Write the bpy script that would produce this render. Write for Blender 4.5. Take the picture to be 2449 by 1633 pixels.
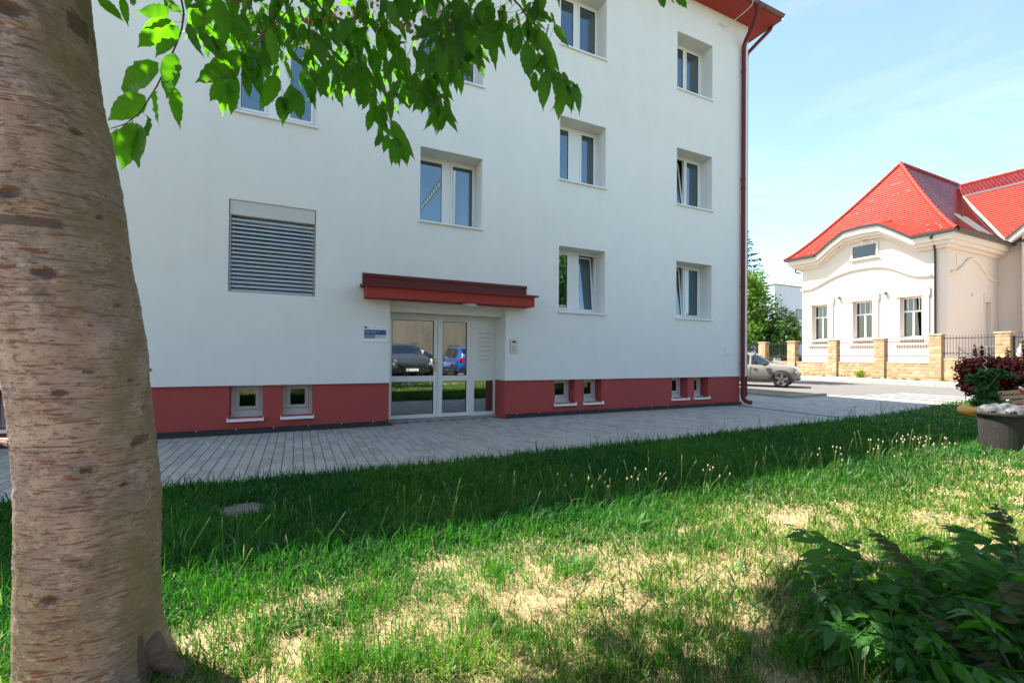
import bpy, bmesh, math, random
import numpy as np
from mathutils import Vector, Matrix, noise as mnoise

rng = np.random.default_rng(7)
random.seed(7)
SC = bpy.context.scene
COL = SC.collection
for o in list(bpy.data.objects):
    bpy.data.objects.remove(o)

# ------------------------------------------------------------------ camera
IW, IH = 2449.0, 1633.0
FPX = 1068.0
YAW, PIT, ROL = math.radians(25.77), math.radians(0.598), math.radians(0.506)
CAMP = np.array([0.0, -8.2635, 1.29])
_fw = np.array([math.sin(YAW), math.cos(YAW), 0.0]); _rt = np.array([math.cos(YAW), -math.sin(YAW), 0.0]); _up = np.array([0, 0, 1.0])
FW = _fw * math.cos(PIT) + _up * math.sin(PIT); U2 = _up * math.cos(PIT) - _fw * math.sin(PIT)
RT = _rt * math.cos(ROL) + U2 * math.sin(ROL); UP = U2 * math.cos(ROL) - _rt * math.sin(ROL)
cam = bpy.data.cameras.new("camera"); cam_o = bpy.data.objects.new("camera", cam); COL.objects.link(cam_o)
cam.sensor_width = 36.0; cam.lens = FPX / IW * 36.0; cam.shift_y = 21.97 / IW
cam.clip_start = 0.05; cam.clip_end = 1500
m = Matrix(((RT[0], UP[0], -FW[0], CAMP[0]), (RT[1], UP[1], -FW[1], CAMP[1]), (RT[2], UP[2], -FW[2], CAMP[2]), (0, 0, 0, 1)))
cam_o.matrix_world = m
SC.camera = cam_o

# ------------------------------------------------------------------ world, sun, exposure
SUN_TO = Vector((-0.44, 0.44, 1.0)).normalized()
w = bpy.data.worlds.new("World"); SC.world = w; w.use_nodes = True
nt = w.node_tree; nt.nodes.clear()
out = nt.nodes.new("ShaderNodeOutputWorld"); bg = nt.nodes.new("ShaderNodeBackground"); sky = nt.nodes.new("ShaderNodeTexSky")
sky.sky_type = 'NISHITA'; sky.sun_disc = False
sky.sun_elevation = math.asin(SUN_TO.z); sky.sun_rotation = math.atan2(SUN_TO.x, SUN_TO.y)
sky.air_density = 1.0; sky.dust_density = 1.3; sky.ozone_density = 1.0; sky.altitude = 200
bg.inputs[1].default_value = 0.105
_ti = nt.nodes.new('ShaderNodeMix'); _ti.data_type = 'RGBA'; _ti.blend_type = 'MULTIPLY'; _ti.inputs[0].default_value = 1; _ti.inputs[7].default_value = (1.02, 1.05, .93, 1); nt.links.new(sky.outputs[0], _ti.inputs[6])
_bw = nt.nodes.new('ShaderNodeRGBToBW'); nt.links.new(_ti.outputs[2], _bw.inputs[0]); _mu = nt.nodes.new('ShaderNodeMath'); _mu.operation = 'MULTIPLY'; _mu.inputs[1].default_value = 1.45; nt.links.new(_bw.outputs[0], _mu.inputs[0])
_tc = nt.nodes.new('ShaderNodeTexCoord'); _mp = nt.nodes.new('ShaderNodeMapping'); _mp.inputs['Scale'].default_value = (1.2, 1.2, 5); _mp.inputs['Rotation'].default_value = (.3, .2, .4); nt.links.new(_tc.outputs['Generated'], _mp.inputs[0])
_no = nt.nodes.new('ShaderNodeTexNoise'); _no.inputs['Scale'].default_value = 2.1; _no.inputs['Detail'].default_value = 7; _no.inputs['Roughness'].default_value = .6; _no.inputs['Distortion'].default_value = .9; nt.links.new(_mp.outputs[0], _no.inputs[0])
_mr = nt.nodes.new('ShaderNodeMapRange'); _mr.inputs[1].default_value = .46; _mr.inputs[2].default_value = .78; _mr.inputs[4].default_value = .30; nt.links.new(_no.outputs[0], _mr.inputs[0])
_cl = nt.nodes.new('ShaderNodeMix'); _cl.data_type = 'RGBA'; nt.links.new(_mr.outputs[0], _cl.inputs[0]); nt.links.new(_ti.outputs[2], _cl.inputs[6]); nt.links.new(_mu.outputs[0], _cl.inputs[7])
nt.links.new(_cl.outputs[2], bg.inputs[0]); nt.links.new(bg.outputs[0], out.inputs[0])
sl = bpy.data.lights.new("sun", 'SUN'); sl.energy = 4.8; sl.angle = math.radians(0.53); sl.color = (1.0, 0.94, 0.85)
so = bpy.data.objects.new("sun", sl); COL.objects.link(so)
so.rotation_euler = SUN_TO.to_track_quat('Z', 'Y').to_euler(); so.location = (0, 0, 40)
SC.view_settings.view_transform = 'Standard'; SC.view_settings.look = 'None'
SC.view_settings.exposure = 1.93; SC.view_settings.gamma = 1.0; SC.view_settings.use_curve_mapping = False
SC.render.engine = 'CYCLES'
SC.cycles.max_bounces = 7; SC.cycles.transparent_max_bounces = 12; SC.cycles.caustics_reflective = False; SC.cycles.caustics_refractive = False
SC.cycles.use_denoising = True

# ------------------------------------------------------------------ helpers
def ray(x, y):           # x, y in the 2352-wide view of the photograph
    x *= 1.04125; y *= 1.04125
    return FW + RT * (x - IW / 2) / FPX - UP * (y - IH / 2 - 21.97) / FPX
def at(x, y, d):         # the place d metres ahead of the camera seen there
    return CAMP + ray(x, y) * d
def on_ground(x, y, z=0.0):
    r = ray(x, y); return CAMP + r * ((z - CAMP[2]) / r[2])
def proj(P):
    P = np.asarray(P, float).reshape(-1, 3) - CAMP
    d = P @ FW
    return np.stack([(IW / 2 + FPX * (P @ RT) / d) / 1.04125, (IH / 2 + 21.97 - FPX * (P @ UP) / d) / 1.04125, d], 1)

class MB:
    def __init__(s): s.v = []; s.f = []
    def add(s, vs, fs):
        n = len(s.v); s.v.extend([tuple(map(float, p)) for p in vs]); s.f.extend([tuple(i + n for i in f) for f in fs])
    def quad(s, a, b, c, d): s.add([a, b, c, d], [(0, 1, 2, 3)])
    def box(s, x0, x1, y0, y1, z0, z1):
        s.add([(x0, y0, z0), (x1, y0, z0), (x1, y1, z0), (x0, y1, z0), (x0, y0, z1), (x1, y0, z1), (x1, y1, z1), (x0, y1, z1)],
              [(0, 3, 2, 1), (4, 5, 6, 7), (0, 1, 5, 4), (1, 2, 6, 5), (2, 3, 7, 6), (3, 0, 4, 7)])
    def bevbox(s, x0, x1, y0, y1, z0, z1, b):
        # top edges chamfered
        s.add([(x0, y0, z0), (x1, y0, z0), (x1, y1, z0), (x0, y1, z0), (x0, y0, z1 - b), (x1, y0, z1 - b), (x1, y1, z1 - b), (x0, y1, z1 - b),
               (x0 + b, y0 + b, z1), (x1 - b, y0 + b, z1), (x1 - b, y1 - b, z1), (x0 + b, y1 - b, z1)],
              [(0, 1, 5, 4), (1, 2, 6, 5), (2, 3, 7, 6), (3, 0, 4, 7), (4, 5, 9, 8), (5, 6, 10, 9), (6, 7, 11, 10), (7, 4, 8, 11), (8, 9, 10, 11)])
    def ring_loft(s, rings, close=True, caps=True):
        n = len(rings[0]); base = len(s.v)
        for r in rings: s.v.extend([tuple(map(float, p)) for p in r])
        for i in range(len(rings) - 1):
            for j in range(n if close else n - 1):
                k = (j + 1) % n
                s.f.append((base + i * n + j, base + i * n + k, base + (i + 1) * n + k, base + (i + 1) * n + j))
        if caps and close:
            s.f.append(tuple(base + j for j in range(n))[::-1]); s.f.append(tuple(base + (len(rings) - 1) * n + j for j in range(n)))
    def tube(s, path, r, n=8, caps=True):
        path = [np.asarray(p, float) for p in path]; rs = r if hasattr(r, '__len__') else [r] * len(path)
        rings = []; t0 = path[1] - path[0]; t0 = t0 / (np.linalg.norm(t0) + 1e-9)
        ref = np.array([0, 0, 1.0]) if abs(t0[2]) < .9 else np.array([1.0, 0, 0])
        a = np.cross(t0, ref); a /= np.linalg.norm(a)
        for i, p in enumerate(path):
            t = path[min(i + 1, len(path) - 1)] - path[max(i - 1, 0)]; t = t / (np.linalg.norm(t) + 1e-9)
            a = a - t * (a @ t); a /= (np.linalg.norm(a) + 1e-9); b = np.cross(t, a)
            rings.append([p + rs[i] * (a * math.cos(q) + b * math.sin(q)) for q in np.linspace(0, 2 * math.pi, n, endpoint=False)])
        s.ring_loft(rings, True, caps)
    def lathe(s, prof, c=(0, 0, 0), axis='z', n=24, caps=False):
        rings = []
        for r, h in prof:
            ring = []
            for q in np.linspace(0, 2 * math.pi, n, endpoint=False):
                u, v_ = r * math.cos(q), r * math.sin(q)
                p = (u, v_, h) if axis == 'z' else ((v_, h, u) if axis == 'y' else (h, u, v_))
                ring.append((p[0] + c[0], p[1] + c[1], p[2] + c[2]))
            rings.append(ring)
        s.ring_loft(rings, True, caps)
    def mesh(s, name):
        me = bpy.data.meshes.new(name); me.from_pydata(s.v, [], s.f); me.update(); return me
    def build(s, name, mat, parent=None, smooth=False, kind=None, fix=True):
        me = s.mesh(name)
        if fix:
            b = bmesh.new(); b.from_mesh(me); bmesh.ops.recalc_face_normals(b, faces=b.faces); b.to_mesh(me); b.free()
        if smooth: me.polygons.foreach_set('use_smooth', [True] * len(me.polygons))
        me.materials.append(mat)
        return link(name, me, parent, kind)

def link(name, me, parent=None, kind=None, mw=None):
    o = bpy.data.objects.new(name, me); COL.objects.link(o)
    if parent is not None:
        o.parent = parent
        par = WORLD.get(parent.name, Matrix())
        o.matrix_parent_inverse = par.inverted()
        WORLD[o.name] = mw.copy() if mw is not None else Matrix()
    if mw is not None: o.matrix_basis = mw
    if kind: o['kind'] = kind
    return o
WORLD = {}
def thing(name, label, cat, loc=(0, 0, 0), group=None):
    o = bpy.data.objects.new(name, None); COL.objects.link(o); o.location = loc
    o.empty_display_size = .2
    WORLD[o.name] = Matrix.Translation(loc)
    o['label'] = label; o['category'] = cat
    if group: o['group'] = group
    return o
def tag(o, label, cat, group=None):
    o['label'] = label; o['category'] = cat
    if group: o['group'] = group
    return o
def copy_thing(root, mw, label):
    r = root.copy(); COL.objects.link(r); r.matrix_world = mw; r['label'] = label
    WORLD[r.name] = mw.copy()
    def kids(a, b):
        for ch in [c for c in bpy.data.objects if c.parent == a]:
            c = ch.copy(); COL.objects.link(c); c.parent = b; c.matrix_parent_inverse = ch.matrix_parent_inverse.copy(); kids(ch, c)
    kids(root, r)
    return r

# ------------------------------------------------------------------ materials
def mat(name, col, rough=.6, var=None, bump=None, metal=0.0, spec=.5, trans=0.0, coat=0.0, dirt=None, attr=None, tcol=None):
    M = bpy.data.materials.new(name); M.use_nodes = True; t = M.node_tree; P = t.nodes['Principled BSDF']; L = t.links.new
    P.inputs['Roughness'].default_value = rough; P.inputs['Metallic'].default_value = metal; P.inputs['Specular IOR Level'].default_value = spec
    P.inputs['Coat Weight'].default_value = coat; P.inputs['Coat Roughness'].default_value = .05
    P.inputs['Base Color'].default_value = (*col, 1)
    tc = t.nodes.new('ShaderNodeTexCoord'); src = None
    if attr:
        a = t.nodes.new('ShaderNodeVertexColor'); a.layer_name = attr; src = a.outputs[0]
    def mixin(src, scale, amount, col2, detail=5, stretch=None, lo=.35, hi=.65):
        n = t.nodes.new('ShaderNodeTexNoise'); n.inputs['Scale'].default_value = scale; n.inputs['Detail'].default_value = detail
        if stretch:
            mp = t.nodes.new('ShaderNodeMapping'); mp.inputs['Scale'].default_value = stretch; L(tc.outputs['Object'], mp.inputs[0]); L(mp.outputs[0], n.inputs[0])
        else: L(tc.outputs['Object'], n.inputs[0])
        r = t.nodes.new('ShaderNodeMapRange'); r.inputs[1].default_value = lo; r.inputs[2].default_value = hi; r.inputs[4].default_value = amount
        L(n.outputs[0], r.inputs[0])
        x = t.nodes.new('ShaderNodeMix'); x.data_type = 'RGBA'
        L(r.outputs[0], x.inputs[0])
        if src is None: x.inputs[6].default_value = (*col, 1)
        else: L(src, x.inputs[6])
        x.inputs[7].default_value = (*col2, 1)
        return x.outputs[2]
    for q in (var or []): src = mixin(src, *q)
    if src is not None: L(src, P.inputs['Base Color'])
    if bump:
        last = None
        for (sc_, st, *rest) in (bump if isinstance(bump, list) else [bump]):
            n = t.nodes.new('ShaderNodeTexNoise'); n.inputs['Scale'].default_value = sc_; n.inputs['Detail'].default_value = 4
            if rest:
                mp = t.nodes.new('ShaderNodeMapping'); mp.inputs['Scale'].default_value = rest[0]; L(tc.outputs['Object'], mp.inputs[0]); L(mp.outputs[0], n.inputs[0])
            else: L(tc.outputs['Object'], n.inputs[0])
            b = t.nodes.new('ShaderNodeBump'); b.inputs['Strength'].default_value = st; b.inputs['Distance'].default_value = .02
            L(n.outputs[0], b.inputs['Height'])
            if last is not None: L(last, b.inputs['Normal'])
            last = b.outputs[0]
        L(last, P.inputs['Normal'])
    if trans > 0:
        T = t.nodes.new('ShaderNodeBsdfTranslucent'); X = t.nodes.new('ShaderNodeMixShader'); X.inputs[0].default_value = trans
        if tcol: T.inputs[0].default_value = (*tcol, 1)
        elif src is not None:
            g = t.nodes.new('ShaderNodeMix'); g.data_type = 'RGBA'; g.blend_type = 'MULTIPLY'; g.inputs[0].default_value = 1; L(src, g.inputs[6]); g.inputs[7].default_value = (1.3, 1.9, .55, 1)
            L(g.outputs[2], T.inputs[0])
        else: T.inputs[0].default_value = (min(1, col[0] * 1.5), min(1, col[1] * 1.9), col[2] * .7, 1)
        o_ = t.nodes['Material Output']; L(P.outputs[0], X.inputs[1]); L(T.outputs[0], X.inputs[2]); L(X.outputs[0], o_.inputs[0])
    return M
def glass(name, tint=(.5, .55, .55), base=.12, gl=(.92, .96, 1, 1)):
    M = bpy.data.materials.new(name); M.use_nodes = True; t = M.node_tree; t.nodes.remove(t.nodes['Principled BSDF']); L = t.links.new
    g = t.nodes.new('ShaderNodeBsdfGlossy'); g.inputs['Roughness'].default_value = .015; g.inputs[0].default_value = gl
    tr = t.nodes.new('ShaderNodeBsdfTransparent'); tr.inputs[0].default_value = (*tint, 1)
    f = t.nodes.new('ShaderNodeFresnel'); f.inputs[0].default_value = 1.5
    r = t.nodes.new('ShaderNodeMapRange'); r.inputs[1].default_value = 0.04; r.inputs[2].default_value = .7; r.inputs[3].default_value = base; r.inputs[4].default_value = .95
    L(f.outputs[0], r.inputs[0]); X = t.nodes.new('ShaderNodeMixShader'); L(r.outputs[0], X.inputs[0]); L(tr.outputs[0], X.inputs[1]); L(g.outputs[0], X.inputs[2])
    L(X.outputs[0], t.nodes['Material Output'].inputs[0])
    return M

WHITE = mat("white_render", (.81, .81, .79), .9, var=[(.35, .35, (.76, .76, .745), 3), (3, .12, (.60, .60, .58), 6), (2.2, .09, (.60, .60, .57), 5, (1, 1, .1)), (110, .16, (.62, .62, .61), 2)], bump=[(260, .35), (60, .12)])
REDW = mat("red_render", (.40, .062, .056), .9, var=[(1.2, .4, (.31, .050, .046), 5), (40, .2, (.47, .10, .09), 2), (6, .2, (.26, .07, .06), 6, (1, 1, .5))], bump=[(220, .45)])
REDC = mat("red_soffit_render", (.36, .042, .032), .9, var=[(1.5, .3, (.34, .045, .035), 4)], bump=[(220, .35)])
BROWN = mat("brown_sheet_metal", (.125, .017, .017), .5, var=[(2, .4, (.095, .014, .014), 3)], spec=.3)
BROWNF = mat("brown_gutter_metal", (.15, .04, .035), .4, var=[(4, .4, (.11, .03, .028), 3)], spec=.5)
BLACKM = mat("black_dimpled_membrane", (.02, .022, .025), .55, bump=(90, .3))
PVC = mat("white_pvc", (.76, .76, .74), .35, var=[(3, .2, (.70, .70, .67), 3)])
PVCG = mat("greyish_pvc", (.66, .65, .62), .4, var=[(4, .35, (.55, .54, .51), 4)])
SILL = mat("white_aluminium_sill", (.78, .79, .80), .3)
GREYM = mat("grey_aluminium", (.32, .34, .35), .35, metal=.4)
SLAT = mat("grey_blind_slat", (.42, .46, .48), .38, metal=.25)
BOXG = mat("pale_grey_blind_box", (.55, .55, .53), .6)
GLASS = glass("window_glass", (.34, .40, .43), .24, (.66, .86, 1, 1))
GLASSK = glass("cellar_glass", (.25, .27, .28), .10)
GLASSD = glass("door_glass", (.36, .37, .36), .40)
GLASSV = glass("villa_glass", (.10, .12, .10), .10)
GLASSC = glass("car_glass", (.12, .14, .14), .16)
ROOM = mat("dim_room", (.20, .19, .18), .9, var=[(1, .5, (.12, .12, .12), 2)])
BLIND = mat("grey_venetian_slats", (.42, .43, .42), .5)
STEEL = mat("brushed_steel", (.55, .55, .5), .35, metal=.9)
DARK = mat("near_black", (.015, .015, .016), .6)
PAPER = mat("yellow_name_card", (.75, .7, .35), .7)

# ------------------------------------------------------------------ noise for scattering
class Noise2:
    def __init__(s, seed): s.g = np.random.default_rng(seed).random((256, 256))
    def __call__(s, x, y):
        xi = np.floor(x).astype(int); yi = np.floor(y).astype(int); fx = x - xi; fy = y - yi
        fx = fx * fx * (3 - 2 * fx); fy = fy * fy * (3 - 2 * fy); g = s.g
        a = g[xi % 256, yi % 256]; b = g[(xi + 1) % 256, yi % 256]; c = g[xi % 256, (yi + 1) % 256]; d = g[(xi + 1) % 256, (yi + 1) % 256]
        return (a * (1 - fx) + b * fx) * (1 - fy) + (c * (1 - fx) + d * fx) * fy
N1, N2, N3 = Noise2(1), Noise2(2), Noise2(3)
def fbm(n, x, y): return .55 * n(x, y) + .3 * n(x * 2.1 + 5, y * 2.1 + 9) + .15 * n(x * 4.3 + 17, y * 4.3 + 3)

# ================================================================== SETTING
# ---- base ground to the horizon
gm = mat("far_ground", (.16, .17, .09), .95, var=[(.05, .6, (.10, .14, .05), 4), (.6, .4, (.2, .18, .11), 4)])
b = MB(); b.quad((-400, -400, -.09), (500, -400, -.09), (500, 500, -.09), (-400, 500, -.09)); b.build("ground", gm, kind='structure')

def lawn_edge(x):
    return np.interp(x, [-40, 5.5, 9, 13, 16.8, 19.2], [-3.17, -3.17, -3.0, -2.72, -2.15, -2.0])
def lawn_z(x, y):
    e = lawn_edge(x)
    inn = np.clip((e - y) / .6, 0, 1)
    return .012 + inn * (.07 * (fbm(N1, x * .7 + 40, y * .7 + 40) - .35) + .02 * N2(x * 3 + 30, y * 3 + 30))
BARE = [(1180, 1400, .30, .22), (1800, 1210, .42, .16), (560, 1440, .35, .16), (450, 1500, .4, .3), (1010, 1310, .22, .12), (1340, 1360, .2, .14), (1500, 1310, .25, .12), (1640, 1330, .3, .14), (1290, 1500, .35, .16), (1700, 1290, .35, .12), (1560, 1230, .3, .08), (820, 1480, .25, .15), (2250, 1290, .5, .15), (2100, 1010, .7, .16), (2170, 1028, .8, .14), (1740, 1500, .2, .2), (700, 1390, .2, .12), (1400, 1440, .2, .1)]
def greenness(X, Y):
    """how thick the green grass stands: thicker by the path, worn and dried out toward the open lawn; first value also sets painted shade"""
    g1 = fbm(N2, X * .85 + 50, Y * .85 + 50); g2 = fbm(N3, X * 4.6 + 70, Y * 4.6 + 70); lush_shade = np.clip((Y + 6.55) / 1.3 + .5 * (g1 - .5), 0, 1); lush_shade = lush_shade * lush_shade * (3 - 2 * lush_shade)
    bare = np.zeros(len(X))
    for (sx_, sy_, wx, wy) in BARE:
        g_ = on_ground(sx_, sy_); bare = np.maximum(bare, np.exp(-((X - g_[0]) / wx) ** 2 - ((Y - g_[1]) / wy) ** 2))
    green = np.clip((g1 * .40 + g2 * .74 - .46) * 3.4 + .20, .14, 1); green = green * (1 - lush_shade) + np.clip(green * .4 + .72, 0, 1) * lush_shade; edge = np.exp(-((Y + 5.24) / .20) ** 2)
    far_ = np.clip((X - 3) / 4, 0, 1); green = np.clip(green + edge * .55 + far_ * .3, 0, 1) * (1 - .72 * bare); return lush_shade, green, edge, bare
SOIL = mat("dry_straw_soil", (.38, .265, .145), .95, var=[(1.6, .75, (.24, .165, .085), 6), (26, .75, (.56, .42, .25), 6), (90, .5, (.24, .155, .085), 4, (1, 2.2, 1))], bump=[(55, .9), (160, .5)])
_t = SOIL.node_tree; _P = _t.nodes['Principled BSDF']; _old = _P.inputs['Base Color'].links[0].from_socket
_a = _t.nodes.new('ShaderNodeVertexColor'); _a.layer_name = "Cover"; _n = _t.nodes.new('ShaderNodeTexNoise'); _n.inputs['Scale'].default_value = 38; _n.inputs['Detail'].default_value = 5
_tc = _t.nodes.new('ShaderNodeTexCoord'); _t.links.new(_tc.outputs['Object'], _n.inputs[0]); _m = _t.nodes.new('ShaderNodeMath'); _m.operation = 'MULTIPLY_ADD'; _m.inputs[1].default_value = 1.6; _m.inputs[2].default_value = -.80
_t.links.new(_n.outputs[0], _m.inputs[0]); _m2 = _t.nodes.new('ShaderNodeMath'); _m2.operation = 'ADD'; _m2.use_clamp = True; _t.links.new(_a.outputs[0], _m2.inputs[0]); _t.links.new(_m.outputs[0], _m2.inputs[1])
_x = _t.nodes.new('ShaderNodeMix'); _x.data_type = 'RGBA'; _t.links.new(_m2.outputs[0], _x.inputs[0]); _t.links.new(_old, _x.inputs[6]); _x.inputs[7].default_value = (.055, .085, .022, 1); _t.links.new(_x.outputs[2], _P.inputs['Base Color'])
xs = np.concatenate([np.linspace(-40, -4, 14)[:-1], np.linspace(-4, 6, 161)[:-1], np.linspace(6, 19.2, 90)])
ts = np.concatenate([np.linspace(0, .8, 110)[:-1], np.linspace(.8, 1, 10)])
GX = np.repeat(xs, len(ts)); GE = lawn_edge(GX); GY = GE + np.tile(ts, len(xs)) * (-10.3 - GE); GZ = lawn_z(GX, GY)
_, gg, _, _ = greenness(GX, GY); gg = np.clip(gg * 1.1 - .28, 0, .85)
F = []
n = len(ts)
for i in range(len(xs) - 1):
    for j in range(n - 1): F.append((i * n + j, i * n + j + 1, (i + 1) * n + j + 1, (i + 1) * n + j))
b = MB(); b.v = [tuple(p) for p in np.stack([GX, GY, GZ], 1).tolist()]; b.f = F; lw = b.build("lawn", SOIL, smooth=True, kind='structure', fix=False)
_ca = lw.data.color_attributes.new("Cover", 'FLOAT_COLOR', 'POINT'); _ca.data.foreach_set('color', np.stack([gg, gg, gg, np.ones(len(gg))], 1).astype(np.float32).ravel())

# ---- pavement: bed plus pavers
BED = mat("paver_joint_sand", (.045, .043, .04), .95)
pave = MB(); pave.quad((-8.2, -3.25, -.014), (10.72, -3.25, -.014), (10.72, .6, -.014), (-8.2, .6, -.014))
pv = pave.build("pavement", BED, kind='structure')
def paver_mat(name, c):
    return mat(name, c, .85, var=[(1.1, .5, (c[0] * .82, c[1] * .82, c[2] * .82), 4), (45, .35, (c[0] * 1.25, c[1] * 1.25, c[2] * 1.25), 3), (7, .25, (c[0] * .7, c[1] * .7, c[2] * .72), 4)], bump=[(150, .25)])
PAV = [paver_mat("grey_paver", (.345, .335, .31)), paver_mat("grey_paver_dark", (.285, .277, .258)), paver_mat("grey_paver_warm", (.33, .30, .27))]
pb = MB(); PW, PL = .1155, .232
pb.bevbox(0, PW - .007, 0, PL - .006, -.06, 0, .004)
pav_me = []
for k, M in enumerate(PAV):
    me = pb.mesh("paver"); me.materials.append(M); pav_me.append(me)
cells = []
nx = int((10.70 + 8.1) / PW)
for i in range(nx):
    x0 = -8.1 + i * PW; off = (i % 2) * PL * .5
    for j in range(-1, 15):
        y0 = -j * PL - PL + off - .02
        y1 = y0 + PL
        if y1 > .012: 
            if not (1.53 < x0 < 3.72 and y1 < .40): continue
        if y0 < -3.30: continue
        cells.append((x0, y0))
for x0 in np.arange(1.58, 3.7, PW):
    pass
C_ = np.array([(c[0] + PW / 2, c[1] + PL / 2, 0) for c in cells]); pr = proj(C_)
vis = (pr[:, 2] > .5) & (pr[:, 0] > -30) & (pr[:, 0] < 2380) & ~((pr[:, 0] > 40) & (pr[:, 0] < 355))
order = np.argsort(np.where(vis, pr[:, 2], 1e6))
single = set(order[:300].tolist())
rest = [MB(), MB(), MB()]
for k, (x0, y0) in enumerate(cells):
    mi = rng.choice(3, p=[.62, .25, .13]); dz = float(rng.normal(0, .0009)) - .0005
    if k in single:
        link("paver", pav_me[mi], pv, mw=Matrix.Translation((x0, y0, dz)))
    else:
        rest[mi].bevbox(x0, x0 + PW - .007, y0, y0 + PL - .006, -.02, dz, .003)
for k in range(3): rest[k].build("paver_field", PAV[k], pv, kind='stuff', fix=False)
# clipped halves along the wall foot
fill = MB()
for i in range(nx):
    x0 = -8.1 + i * PW
    tops = [c[1] + PL for c in cells if abs(c[0] - x0) < 1e-6]
    if tops and max(tops) < -.01 and not (1.5 < x0 < 3.75): fill.bevbox(x0, x0 + PW - .007, max(tops), -.004, -.02, 0, .003)
fill.build("paver_field", PAV[1], pv, kind='stuff', fix=False)

CHALK = mat("white_chalk", (.62, .64, .66), .9)
Zc = lambda a, c: ((360 + a / 4.704) / 1.04125, (980 + c / 4.704) / 1.04125)
for pl_ in ([(700, 300), (640, 330), (628, 355), (655, 392)], [(800, 405), (825, 440), (812, 412)], [(875, 430), (905, 432), (965, 440), (880, 452)], [(1010, 425), (1045, 440), (1065, 432), (1070, 445), (1130, 452)], [(1170, 440), (1245, 415), (1255, 430), (1310, 432), (1365, 405), (1385, 425), (1350, 415)], [(1515, 415), (1550, 405), (1580, 385)], [(1610, 385), (1650, 410), (1690, 390), (1745, 360), (1780, 390), (1775, 410)], [(650, 395), (900, 410), (1250, 408), (1500, 390), (1690, 370), (1900, 330), (2040, 280), (2080, 250), (2075, 228)], [(2055, 290), (2090, 320), (2100, 345)], [(2000, 330), (2100, 320), (2220, 308)], [(320, 355), (410, 350), (330, 380)], [(400, 400), (470, 390), (590, 402)], [(500, 420), (560, 418)], [(545, 380), (580, 365)], [(600, 435), (625, 420)]):
    q = MB(); g_ = [on_ground(*Zc(*p), .003) for p in pl_]; q.tube(g_, .0045, 4, caps=False); q.v = [(p[0], p[1], .0022 + (p[2] - .003) * .1) for p in q.v]; q.build("chalk_line", CHALK, pv)
# east pavement, laid crosswise
b = MB(); b.add([(10.72, -3.3, -.014), (17.0, -2.6, -.014), (17.0, 14, -.014), (10.72, 14, -.014)], [(0, 1, 2, 3)])
ep = b.build("pavement_corner", BED, kind='structure')
eb = [MB(), MB(), MB()]
for j in range(int(17 / PW)):
    y0 = -3.2 + j * PW; off = (j % 2) * PL / 2
    for i in range(int(6.3 / PL) + 1):
        x0 = 10.735 + i * PL - off; x1 = min(x0 + PL - .004, 16.98); x0 = max(x0, 10.735)
        if x1 - x0 < .03 or y0 < lawn_edge(x0) - .25: continue
        if x0 > 14.2 and y0 > .72 and x1 < 16.2: continue
        if y0 > .02 and x0 < 11.0: continue
        mi = rng.choice(3, p=[.62, .25, .13]); eb[mi].bevbox(x0, x1, y0, y0 + PW - .007, -.02, float(rng.normal(0, .0009)) - .0005, .003)
for k in range(3): eb[k].build("paver_field", PAV[k], ep, kind='stuff', fix=False)
b = MB(); b.box(10.70, 10.725, -2.95, -.05, -.01, .0015)
b.build("drain_slot", mat("teal_drain_strip", (.05, .12, .12), .6), ep)

# kerbed planting strip by the corner
KERB = mat("concrete_kerb", (.34, .325, .30), .9, var=[(3, .5, (.25, .24, .22), 5), (60, .3, (.42, .40, .37), 3)], bump=(120, .3))
SOILD = mat("verge_earth", (.13, .105, .07), .95, var=[(4, .7, (.2, .16, .1), 5)], bump=(60, .7))
vr = MB(); vr.box(14.3, 16.15, .84, 14, -.05, .07); vo = vr.build("verge", SOILD, kind='structure')
for k in range(14):
    q = MB(); q.bevbox(14.18, 14.295, .72 + k * .95, .72 + k * .95 + .942, -.05, .10, .008); q.build("kerb_stone", KERB, vo)
for k in range(2):
    q = MB(); q.bevbox(14.30 + k * .95, 14.30 + k * .95 + .942, .72, .835, -.05, .10, .008); q.build("kerb_stone", KERB, vo)

# ---- road
ASPH = mat("grey_asphalt", (.098, .09, .083), .9, var=[(.5, .5, (.115, .11, .105), 5), (50, .5, (.135, .125, .115), 3), (3, .25, (.12, .112, .104), 4)], bump=(180, .4))  # warm grey asphalt with random mottling
b = MB(); b.quad((17, -70, -.012), (27, -70, -.012), (27, 90, -.012), (17, 90, -.012)); rd = b.build("road", ASPH, kind='structure')
PAINT = mat("worn_road_paint", (.36, .34, .31), .8, var=[(5, .9, (.14, .13, .125), 6, None, .42, .62)])
for k in range(4):
    q = MB(); q.quad((17.15 + k * 1.05, -3.6, -.007), (17.65 + k * 1.05, -3.6, -.007), (17.65 + k * 1.05, .6, -.007), (17.15 + k * 1.05, .6, -.007)); q.build("crossing_bar", PAINT, rd)
CONC = mat("pale_footway", (.32, .285, .24), .9, var=[(2, .6, (.25, .22, .18), 5), (70, .35, (.5, .46, .4), 3)], bump=(120, .4))
b = MB(); b.box(27.15, 30.75, -40, 60, -.05, .12); fw_ = b.build("footway", CONC, kind='structure')
for k in range(60):
    y0 = -8 + k * .5 * 1.0
    q = MB(); q.bevbox(27.0, 27.145, y0, y0 + .49, -.05, .125, .012); q.build("kerb_stone", KERB, fw_)
YARD = mat("yard_gravel", (.42, .35, .28), .95, var=[(2, .7, (.34, .28, .22), 5)], bump=(60, .6))
b = MB(); b.box(31.35, 120, -60, 120, -.06, .45); b.build("yard", YARD, kind='structure')
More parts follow.
